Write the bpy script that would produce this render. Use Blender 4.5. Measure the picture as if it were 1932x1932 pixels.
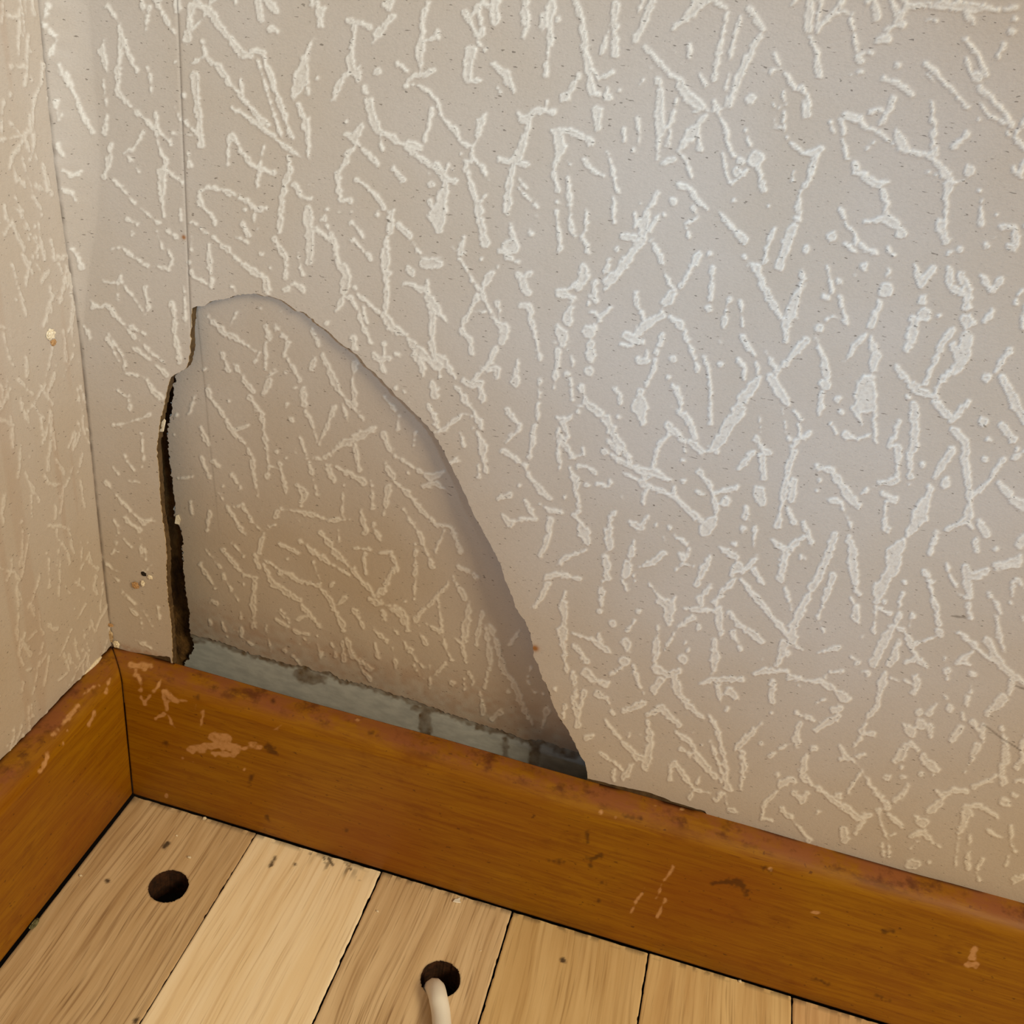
import bpy, bmesh, math, random
import numpy as np
from mathutils import Matrix, Vector

S = bpy.context.scene
for o in list(bpy.data.objects):
    bpy.data.objects.remove(o)
COL = S.collection

# ------------------------------------------------------------------ camera
ROT = np.array([[0.960757, 0.24670705, 0.12681336],
                [0.23513611, -0.48177944, -0.84415613],
                [-0.1471632, 0.84084731, -0.52088271]])      # rows: right, down, forward
EYE = np.array([0.2861, -0.39292, 0.49399])
FPX = 1916.044
cam_d = bpy.data.cameras.new('camera')
cam = bpy.data.objects.new('camera', cam_d)
COL.objects.link(cam)
cam_d.sensor_width = 36.0
cam_d.lens = FPX / 1932.0 * 36.0
cam_d.clip_start = 0.01
m = Matrix.Identity(4)
for i in range(3):
    m[i][0] = ROT[0][i]; m[i][1] = -ROT[1][i]; m[i][2] = -ROT[2][i]; m[i][3] = EYE[i]
cam.matrix_world = m
S.camera = cam

# ------------------------------------------------------------------ light and exposure
W = bpy.data.worlds.new('world'); S.world = W; W.use_nodes = True
W.node_tree.nodes['Background'].inputs[0].default_value = (1.0, 0.85, 0.62, 1)
W.node_tree.nodes['Background'].inputs[1].default_value = 0.33
S.view_settings.view_transform = 'Standard'
S.view_settings.look = 'None'
S.view_settings.gamma = 1.0
S.view_settings.exposure = 0.0
S.view_settings.use_curve_mapping = False

def aim(o, target):
    d = Vector(target) - o.location
    o.rotation_euler = d.to_track_quat('-Z', 'Y').to_euler()

def area_light(name, loc, target, sx, sy, power, col):
    l = bpy.data.lights.new(name, 'AREA'); l.shape = 'RECTANGLE'; l.size = sx; l.size_y = sy
    l.energy = power; l.color = col
    o = bpy.data.objects.new(name, l); COL.objects.link(o); o.location = loc; aim(o, target)
    o['kind'] = 'helper'
    return o

def spot_light(name, loc, target, angle, blend, power, col, radius):
    l = bpy.data.lights.new(name, 'SPOT'); l.spot_size = math.radians(angle); l.spot_blend = blend
    l.energy = power; l.color = col; l.shadow_soft_size = radius
    o = bpy.data.objects.new(name, l); COL.objects.link(o); o.location = loc; aim(o, target)
    o['kind'] = 'helper'
    return o

area_light('room_lamp', (1.82, -1.08, 1.56), (0.2, -0.05, 0.15), 0.60, 0.60, 37.0, (1.0, 0.83, 0.55))
spot_light('window_daylight', (0.10, -1.75, 1.15), (0.335, 0.0, 0.335), 11.5, 1.0, 118.0, (0.28, 0.60, 1.0), 0.08)
spot_light('cool_corner_fill', (1.20, -1.35, 0.95), (0.05, 0.0, 0.44), 15.5, 1.0, 100.0, (0.50, 0.74, 0.97), 0.08)  # added cool fill that brightens the corner strip and upper left wall

# ------------------------------------------------------------------ helpers
rng = np.random.default_rng(7)
H = 0.10          # skirting height
TB = 0.016        # skirting thickness

def ray(px, py):
    d = np.stack([(np.asarray(px, float) - 966) / FPX, (np.asarray(py, float) - 966) / FPX, np.ones_like(np.asarray(px, float))], -1)
    return d @ ROT
def on_plane(px, py, n, c):           # point where the pixel's ray meets n.p = c
    d = ray(px, py); n = np.asarray(n, float)
    t = (c - EYE @ n) / (d @ n)
    return EYE + d * t[..., None]
def on_back(px, py, y=0.0): return on_plane(px, py, (0, 1, 0), y)
def on_floor(px, py, z=0.0): return on_plane(px, py, (0, 0, 1), z)
def on_left(px, py, x=0.0): return on_plane(px, py, (1, 0, 0), x)
def project(p):
    q = (p - EYE) @ ROT.T
    return 966 + FPX * q[..., 0] / q[..., 2], 966 + FPX * q[..., 1] / q[..., 2]

# leaning broken piece: y = FA - FK * z + KX * (x - 0.058)
FK = 0.106; FA = 0.0105 + 0.27014 * FK
KX = -0.032
def frag_y(x, z): return FA - FK * z + KX * (x - 0.058)
def on_frag(px, py): return on_plane(px, py, (-KX, 1, FK), FA - KX * 0.058)

def tag(o, label=None, cat=None, group=None, kind=None):
    if label: o['label'] = label
    if cat: o['category'] = cat
    if group: o['group'] = group
    if kind: o['kind'] = kind
    return o

def value_noise(x, y, seed=0):
    r = np.random.default_rng(seed); T = r.random((256, 256))
    xi = np.floor(x).astype(int); yi = np.floor(y).astype(int); fx = x - xi; fy = y - yi
    fx = fx * fx * (3 - 2 * fx); fy = fy * fy * (3 - 2 * fy)
    a = T[xi % 256, yi % 256]; b = T[(xi + 1) % 256, yi % 256]
    c = T[xi % 256, (yi + 1) % 256]; d = T[(xi + 1) % 256, (yi + 1) % 256]
    return (a * (1 - fx) + b * fx) * (1 - fy) + (c * (1 - fx) + d * fx) * fy

def parse(txt):
    out = []
    for l in txt.strip().splitlines():
        kind = 'T'
        if l[0].isalpha(): kind, l = l.split(' ', 1)
        out.append((kind, np.array([[float(a) for a in p.split(',')] for p in l.split()])))
    return out

class Canvas:
    """signed distance (canvas units) to a set of thick strokes"""
    def __init__(s, x0, y0, x1, y1, step=1.0):
        s.x0, s.y0, s.step = x0, y0, step
        s.w = int((x1 - x0) / step); s.h = int((y1 - y0) / step)
        s.D = np.full((s.h, s.w), 30.0, np.float32)
    def stroke(s, pts):
        P = np.atleast_2d(pts)
        if len(P) == 1: P = np.vstack([P, P + [[0.5, 0.5, 0]]])
        for a, b in zip(P[:-1], P[1:]):
            r = max(a[2], b[2]) / 2 + 8
            i0 = max(int((min(a[0], b[0]) - r - s.x0) / s.step), 0); i1 = min(int((max(a[0], b[0]) + r - s.x0) / s.step) + 1, s.w)
            j0 = max(int((min(a[1], b[1]) - r - s.y0) / s.step), 0); j1 = min(int((max(a[1], b[1]) + r - s.y0) / s.step) + 1, s.h)
            if i1 <= i0 or j1 <= j0: continue
            X, Y = np.meshgrid(s.x0 + np.arange(i0, i1) * s.step, s.y0 + np.arange(j0, j1) * s.step)
            d = b[:2] - a[:2]; L2 = max(d @ d, 1e-6)
            t = np.clip(((X - a[0]) * d[0] + (Y - a[1]) * d[1]) / L2, 0, 1)
            D = np.hypot(X - a[0] - t * d[0], Y - a[1] - t * d[1]) - (a[2] + t * (b[2] - a[2])) / 2
            s.D[j0:j1, i0:i1] = np.minimum(s.D[j0:j1, i0:i1], D)
    def sample(s, x, y):
        u = np.clip((x - s.x0) / s.step, 0, s.w - 1.001); v = np.clip((y - s.y0) / s.step, 0, s.h - 1.001)
        i = u.astype(int); j = v.astype(int); fu = u - i; fv = v - j
        i2 = np.minimum(i + 1, s.w - 1); j2 = np.minimum(j + 1, s.h - 1)
        D = s.D
        return (D[j, i] * (1 - fu) + D[j, i2] * fu) * (1 - fv) + (D[j2, i] * (1 - fu) + D[j2, i2] * fu) * fv

def inside(poly, x, y):
    r = np.zeros(x.shape, bool); n = len(poly)
    for i in range(n):
        x1, y1 = poly[i]; x2, y2 = poly[(i + 1) % n]
        if y1 == y2: continue
        c = ((y1 > y) != (y2 > y)) & (x < (x2 - x1) * (y - y1) / (y2 - y1) + x1)
        r ^= c
    return r

def nearest(poly, x, y):
    bx = np.array(x, float); by = np.array(y, float); bd = np.full(x.shape, 1e9)
    n = len(poly)
    for i in range(n):
        a = np.array(poly[i]); b = np.array(poly[(i + 1) % n]); d = b - a
        t = np.clip(((x - a[0]) * d[0] + (y - a[1]) * d[1]) / max(d @ d, 1e-14), 0, 1)
        qx = a[0] + t * d[0]; qy = a[1] + t * d[1]; D = np.hypot(x - qx, y - qy)
        k = D < bd
        bx[k] = qx[k]; by[k] = qy[k]; bd[k] = D[k]
    return bx, by

def roughen(poly, step, amp, seed, keep=None):
    """subdivide a polygon's edges and jitter the new points (torn edge)"""
    r = np.random.default_rng(seed); out = []
    n = len(poly)
    for i in range(n):
        a = np.array(poly[i]); b = np.array(poly[(i + 1) % n]); L = np.linalg.norm(b - a)
        k = max(int(L / step), 1); nrm = np.array([-(b - a)[1], (b - a)[0]]) / max(L, 1e-9)
        for j in range(k):
            q = a + (b - a) * j / k
            if j: q = q + nrm * r.normal(0, amp)
            out.append(q)
    return out

def make_mesh(name, co, faces, mats, mat_idx=None, attrs=None, parent=None, smooth=True):
    me = bpy.data.meshes.new(name)
    quads = np.asarray(faces, np.int32); n = quads.shape[1]
    me.vertices.add(len(co)); me.vertices.foreach_set('co', np.asarray(co, np.float32).ravel())
    me.loops.add(quads.size); me.loops.foreach_set('vertex_index', quads.ravel())
    me.polygons.add(len(quads)); me.polygons.foreach_set('loop_start', np.arange(0, quads.size, n, dtype=np.int32))
    for mt in mats: me.materials.append(mt)
    if mat_idx is not None: me.polygons.foreach_set('material_index', np.asarray(mat_idx, np.int32))
    sm = np.ones(len(quads), bool) if smooth is True else (np.zeros(len(quads), bool) if smooth is False else smooth)
    me.polygons.foreach_set('use_smooth', sm)
    me.update(calc_edges=True); me.validate()
    for k, v in (attrs or {}).items():
        a = me.attributes.new(k, 'FLOAT', 'POINT'); a.data.foreach_set('value', np.asarray(v, np.float32))
    o = bpy.data.objects.new(name, me); COL.objects.link(o)
    if parent: o.parent = parent
    return o

def plate(name, us, vs, mapper, outer, holes, thick, tdir, mats, attr_fn=None, parent=None):
    """sheet on a (u,v) grid, trimmed to a polygon with holes, with its own thickness.
    mapper(u, v) -> points; attr_fn(u, v) -> dict of attributes; rim and back take material slot 1"""
    U, V = np.meshgrid(us, vs); sh = U.shape; u = U.ravel().copy(); v = V.ravel().copy()
    good = np.ones(u.shape, bool); bad_poly = np.full(u.shape, -1)
    polys = []
    if outer is not None:
        polys.append(outer); k = ~inside(outer, u, v); good &= ~k; bad_poly[k] = 0
    for h in holes:
        polys.append(h); k = inside(h, u, v); good &= ~k; bad_poly[k] = len(polys) - 1
    idx = np.arange(u.size).reshape(sh)
    q = np.stack([idx[:-1, :-1], idx[:-1, 1:], idx[1:, 1:], idx[1:, :-1]], -1).reshape(-1, 4)
    keep = good[q].sum(1) >= 2
    q = q[keep]
    used = np.zeros(u.size, bool); used[q] = True
    for pi, P in enumerate(polys):
        k = np.where(used & ~good & (bad_poly == pi))[0]
        if len(k): u[k], v[k] = nearest(P, u[k], v[k])
    remap = -np.ones(u.size, int); ids = np.where(used)[0]; remap[ids] = np.arange(len(ids))
    q = remap[q]; u = u[ids]; v = v[ids]
    co = mapper(u, v); at = attr_fn(u, v) if attr_fn else {}
    # boundary edges
    e = np.concatenate([q[:, [0, 1]], q[:, [1, 2]], q[:, [2, 3]], q[:, [3, 0]]])
    key = np.sort(e, 1); kk = key[:, 0].astype(np.int64) * len(co) + key[:, 1]
    un, inv, cnt = np.unique(kk, return_inverse=True, return_counts=True)
    be = e[cnt[inv] == 1]
    bv = np.unique(be); N = len(co)
    front = N + np.arange(len(bv)); back = front + len(bv)
    lut = -np.ones(N, int); lut[bv] = np.arange(len(bv))
    base = co[bv]
    co2 = np.concatenate([co, base, base + np.asarray(tdir) * thick])
    rim = np.stack([N + lut[be[:, 1]], N + lut[be[:, 0]], N + len(bv) + lut[be[:, 0]], N + len(bv) + lut[be[:, 1]]], -1)
    faces = np.concatenate([q, rim]); mi = np.concatenate([np.zeros(len(q), int), np.ones(len(rim), int)])
    sm = np.concatenate([np.ones(len(q), bool), np.zeros(len(rim), bool)])
    at2 = {k: np.concatenate([a, a[bv], a[bv]]) for k, a in at.items()}
    return make_mesh(name, co2, faces, mats, mi, at2, parent, sm)

def spread(lo, hi, fine_lo, fine_hi, fine, coarse):
    a = np.arange(lo, fine_lo, coarse); b = np.arange(fine_lo, fine_hi, fine); c = np.arange(fine_hi, hi + coarse, coarse)
    return np.unique(np.round(np.concatenate([a, b, c]), 6))

# ------------------------------------------------------------------ materials
def new_mat(name):
    mt = bpy.data.materials.new(name); mt.use_nodes = True
    nt = mt.node_tree; nt.nodes.clear()
    out = nt.nodes.new('ShaderNodeOutputMaterial'); b = nt.nodes.new('ShaderNodeBsdfPrincipled')
    nt.links.new(b.outputs[0], out.inputs[0])
    return mt, nt, b
def N_(nt, t, **kw):
    n = nt.nodes.new(t)
    for k, v in kw.items(): setattr(n, k, v)
    return n
def rgba(c): return (c[0], c[1], c[2], 1.0)
def lin(r, g, b):
    f = lambda c: (c / 255 / 12.92) if c / 255 <= 0.04045 else ((c / 255 + 0.055) / 1.055) ** 2.4
    return (f(r), f(g), f(b))
def mixc(nt, fac, a, b, mode='MIX'):
    n = N_(nt, 'ShaderNodeMix', data_type='RGBA', blend_type=mode)
    for s, i in ((fac, 0), (a, 6), (b, 7)):
        if isinstance(s, (int, float)): n.inputs[i].default_value = s
        elif isinstance(s, tuple): n.inputs[i].default_value = rgba(s)
        else: nt.links.new(s, n.inputs[i])
    return n.outputs[2]
def noise(nt, scale, vec=None, detail=3, rough=0.55, stretch=None, rot=None, dist=0.0):
    if vec is None:
        vec = N_(nt, 'ShaderNodeTexCoord').outputs['Object']
    if stretch or rot:
        mp = N_(nt, 'ShaderNodeMapping')
        if stretch: mp.inputs['Scale'].default_value = stretch
        if rot: mp.inputs['Rotation'].default_value = rot
        nt.links.new(vec, mp.inputs[0]); vec = mp.outputs[0]
    n = N_(nt, 'ShaderNodeTexNoise'); n.inputs['Scale'].default_value = scale
    n.inputs['Detail'].default_value = detail; n.inputs['Roughness'].default_value = rough; n.inputs['Distortion'].default_value = dist
    nt.links.new(vec, n.inputs['Vector'])
    return n.outputs['Fac']
def ramp(nt, x, lo, hi, a=0.0, b=1.0):
    n = N_(nt, 'ShaderNodeMapRange'); n.interpolation_type = 'SMOOTHSTEP'
    n.inputs[1].default_value = lo; n.inputs[2].default_value = hi; n.inputs[3].default_value = a; n.inputs[4].default_value = b
    nt.links.new(x, n.inputs[0]); return n.outputs[0]
def math_(nt, op, a, b=None):
    n = N_(nt, 'ShaderNodeMath', operation=op)
    for i, s in enumerate((a, b)):
        if s is None: continue
        if isinstance(s, (int, float)): n.inputs[i].default_value = s
        else: nt.links.new(s, n.inputs[i])
    return n.outputs[0]
def attr(nt, name):
    return N_(nt, 'ShaderNodeAttribute', attribute_name=name).outputs['Fac']
def bump(nt, b, h, strength, dist):
    n = N_(nt, 'ShaderNodeBump'); n.inputs['Strength'].default_value = strength; n.inputs['Distance'].default_value = dist
    nt.links.new(h, n.inputs['Height']); nt.links.new(n.outputs[0], b.inputs['Normal'])

def wallpaper_mat(name, ground, stroke):
    mt, nt, b = new_mat(name)
    rel = attr(nt, 'relief'); dark = attr(nt, 'mark'); rust = attr(nt, 'rust')
    blot = noise(nt, 14, detail=3)
    g = mixc(nt, ramp(nt, blot, 0.35, 0.7), ground, tuple(c * k for c, k in zip(ground, (0.96, 0.93, 0.88))))
    fine = noise(nt, 900, detail=2, stretch=(1, 1, 2.5))
    g = mixc(nt, ramp(nt, fine, 0.35, 0.7, 0.0, 0.16), g, tuple(c * 0.6 for c in ground))
    c = mixc(nt, rel, g, stroke)
    pit = noise(nt, 1100, detail=2)
    c = mixc(nt, math_(nt, 'MULTIPLY', rel, ramp(nt, pit, 0.52, 0.66, 0.0, 0.35)), c, ground)
    # short dark fibres pressed in the paper
    sp = noise(nt, 420, detail=1, stretch=(1, 1, 2.6), dist=0.3)
    sp = ramp(nt, sp, 0.70, 0.77, 0.0, 0.6)
    c = mixc(nt, sp, c, lin(70, 58, 45))
    c = mixc(nt, math_(nt, 'MULTIPLY', dark, 0.85), c, lin(60, 44, 26))
    c = mixc(nt, rust, c, lin(150, 98, 50))
    nt.links.new(c, b.inputs['Base Color'])
    b.inputs['Roughness'].default_value = 0.52
    b.inputs['Specular IOR Level'].default_value = 0.35
    h = math_(nt, 'ADD', math_(nt, 'MULTIPLY', pit, 0.7), math_(nt, 'MULTIPLY', fine, 0.4))
    bump(nt, b, h, 0.35, 0.0003)
    return mt

PAPER = wallpaper_mat('embossed_wallpaper', lin(189, 177, 165), lin(221, 214, 203))

def simple_mat(name, c1, c2, scale=60, rough=0.8, stretch=None, spec=0.3, b_s=0.4, b_d=0.0006):
    mt, nt, b = new_mat(name)
    f = noise(nt, scale, stretch=stretch, detail=5, rough=0.65)
    nt.links.new(mixc(nt, ramp(nt, f, 0.3, 0.7), c1, c2), b.inputs['Base Color'])
    b.inputs['Roughness'].default_value = rough; b.inputs['Specular IOR Level'].default_value = spec
    bump(nt, b, f, b_s, b_d)
    return mt

BOARD = simple_mat('brown_hardboard', lin(98, 76, 46), lin(70, 52, 30), 180, 0.85)
PAPER_EDGE = simple_mat('torn_paper_edge', lin(205, 184, 150), lin(150, 118, 78), 500, 0.9)
CAVITY = simple_mat('dark_cavity_timber', lin(72, 50, 26), lin(40, 26, 12), 90, 0.9, (1, 1, 0.3))
STUD = simple_mat('old_timber', lin(138, 102, 54), lin(62, 40, 16), 130, 0.9, (1, 1, 0.55), b_s=0.9, b_d=0.002)
WHITE = simple_mat('white_cable_sheath', lin(244, 240, 232), lin(238, 233, 224), 30, 0.38, spec=0.4, b_s=0.05)
CHIP = simple_mat('pale_plaster', lin(236, 226, 205), lin(214, 196, 164), 900, 0.9)
CHIPB = simple_mat('torn_brown_paper', lin(196, 156, 110), lin(158, 120, 78), 900, 0.9)
DARK = simple_mat('dark_hole', lin(40, 28, 16), lin(22, 15, 8), 200, 0.95)
DUST = simple_mat('grey_green_dust', lin(120, 118, 84), lin(84, 80, 52), 400, 0.95)
GROUT = simple_mat('dark_joint_filler', lin(58, 50, 40), lin(34, 26, 18), 300, 0.9)

def bare_board_mat():
    mt, nt, b = new_mat('grey_painted_hardboard')
    glue = attr(nt, 'glue')
    f = noise(nt, 120, detail=4, stretch=(1, 1, 2))
    g = mixc(nt, ramp(nt, f, 0.3, 0.7), lin(203, 207, 206), lin(183, 187, 187))
    n2 = noise(nt, 420, detail=3)
    gl = mixc(nt, ramp(nt, n2, 0.35, 0.65), lin(96, 68, 30), lin(120, 100, 72))
    nt.links.new(mixc(nt, glue, g, gl), b.inputs['Base Color'])
    b.inputs['Roughness'].default_value = 0.6; b.inputs['Specular IOR Level'].default_value = 0.3
    bump(nt, b, n2, 0.15, 0.0004)
    return mt
GREY = bare_board_mat()

def varnish_mat(name, axis):
    mt, nt, b = new_mat(name)
    st = (1, 5, 16) if axis == 0 else (5, 1, 16)
    vec = N_(nt, 'ShaderNodeTexCoord').outputs['Object']
    g1 = noise(nt, 22, vec, 5, 0.65, st, dist=0.8)
    g2 = noise(nt, 70, vec, 4, 0.7, st, dist=0.3)
    g3 = noise(nt, 9, vec, 3, 0.5)
    c = mixc(nt, ramp(nt, g1, 0.3, 0.7), lin(152, 103, 5), lin(132, 81, 3))
    c = mixc(nt, ramp(nt, g2, 0.56, 0.74, 0.0, 0.75), c, lin(98, 52, 4))
    c = mixc(nt, ramp(nt, g3, 0.45, 0.75, 0.0, 0.5), c, lin(128, 62, 4))
    g4 = noise(nt, 30, vec, 4, 0.7, (1, 1, 2)); c = mixc(nt, ramp(nt, g4, 0.55, 0.75, 0.0, 0.45), c, lin(104, 50, 4))
    dots = noise(nt, 260, vec, 2, 0.5, (1, 1, 1.6))
    c = mixc(nt, ramp(nt, dots, 0.68, 0.74, 0.0, 0.6), c, lin(72, 36, 6))
    top = attr(nt, 'top_wear')
    tn = noise(nt, 110, vec, 4, 0.7, (0.35, 0.35, 1))
    tw = math_(nt, 'MULTIPLY', top, ramp(nt, tn, 0.36, 0.60, 0.05, 0.85))
    c = mixc(nt, tw, c, lin(134, 78, 44))
    td = noise(nt, 150, vec, 4, 0.7, (0.4, 0.4, 1)); c = mixc(nt, math_(nt, 'MULTIPLY', top, ramp(nt, td, 0.5, 0.7, 0.0, 0.7)), c, lin(74, 34, 10))
    lt = attr(nt, 'scratch'); dk = attr(nt, 'stain_shade')
    sn = noise(nt, 300, vec, 3, 0.6)
    c = mixc(nt, math_(nt, 'MULTIPLY', lt, ramp(nt, sn, 0.25, 0.6, 0.45, 1.0)), c, lin(190, 142, 92))
    c = mixc(nt, dk, c, lin(52, 22, 5))  # real marks and painted shade share this dark tone
    nt.links.new(c, b.inputs['Base Color'])
    b.inputs['Roughness'].default_value = 0.42; b.inputs['Specular IOR Level'].default_value = 0.25
    h = math_(nt, 'ADD', g2, math_(nt, 'MULTIPLY', lt, -0.6))
    bump(nt, b, h, 0.12, 0.0006)
    return mt
VARN_X = varnish_mat('varnished_skirting_along_back', 0)
VARN_Y = varnish_mat('varnished_skirting_along_left', 1)

def plank_mat(name, light, mid, dark, seed, grain=1.0):
    mt, nt, b = new_mat(name)
    vec0 = N_(nt, 'ShaderNodeTexCoord').outputs['Object']
    mp = N_(nt, 'ShaderNodeMapping'); mp.inputs['Location'].default_value = (seed * 3.1, seed * 1.7, 0); nt.links.new(vec0, mp.inputs[0])
    vec = mp.outputs[0]
    wob = noise(nt, 10, vec, 2, 0.5, (1, 0.5, 1))
    v2 = N_(nt, 'ShaderNodeVectorMath', operation='ADD')
    cx = N_(nt, 'ShaderNodeCombineXYZ'); nt.links.new(math_(nt, 'MULTIPLY', wob, 0.02), cx.inputs[0])
    nt.links.new(vec, v2.inputs[0]); nt.links.new(cx.outputs[0], v2.inputs[1]); vec = v2.outputs[0]
    a = noise(nt, 120, vec, 4, 0.6, (1, 0.06, 1))
    f = noise(nt, 480, vec, 3, 0.6, (1, 0.022, 1))
    p = noise(nt, 760, vec, 2, 0.5, (1, 0.03, 1))
    big = noise(nt, 26, vec, 3, 0.5, (1, 0.3, 1))
    c = mixc(nt, ramp(nt, a, 0.3, 0.7), light, mid)
    c = mixc(nt, ramp(nt, big, 0.45, 0.75, 0.0, 0.55), c, mid)
    c = mixc(nt, ramp(nt, f, 0.46, 0.74, 0.0, 0.5 * grain), c, dark)
    c = mixc(nt, ramp(nt, p, 0.58, 0.74, 0.0, 0.5 * grain), c, tuple(k * 0.75 for k in dark))
    dk = attr(nt, 'stain_shade')
    c = mixc(nt, dk, c, lin(58, 44, 34))
    nt.links.new(c, b.inputs['Base Color'])
    b.inputs['Roughness'].default_value = 0.55; b.inputs['Specular IOR Level'].default_value = 0.3
    bump(nt, b, f, 0.15, 0.0004)
    return mt

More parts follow.
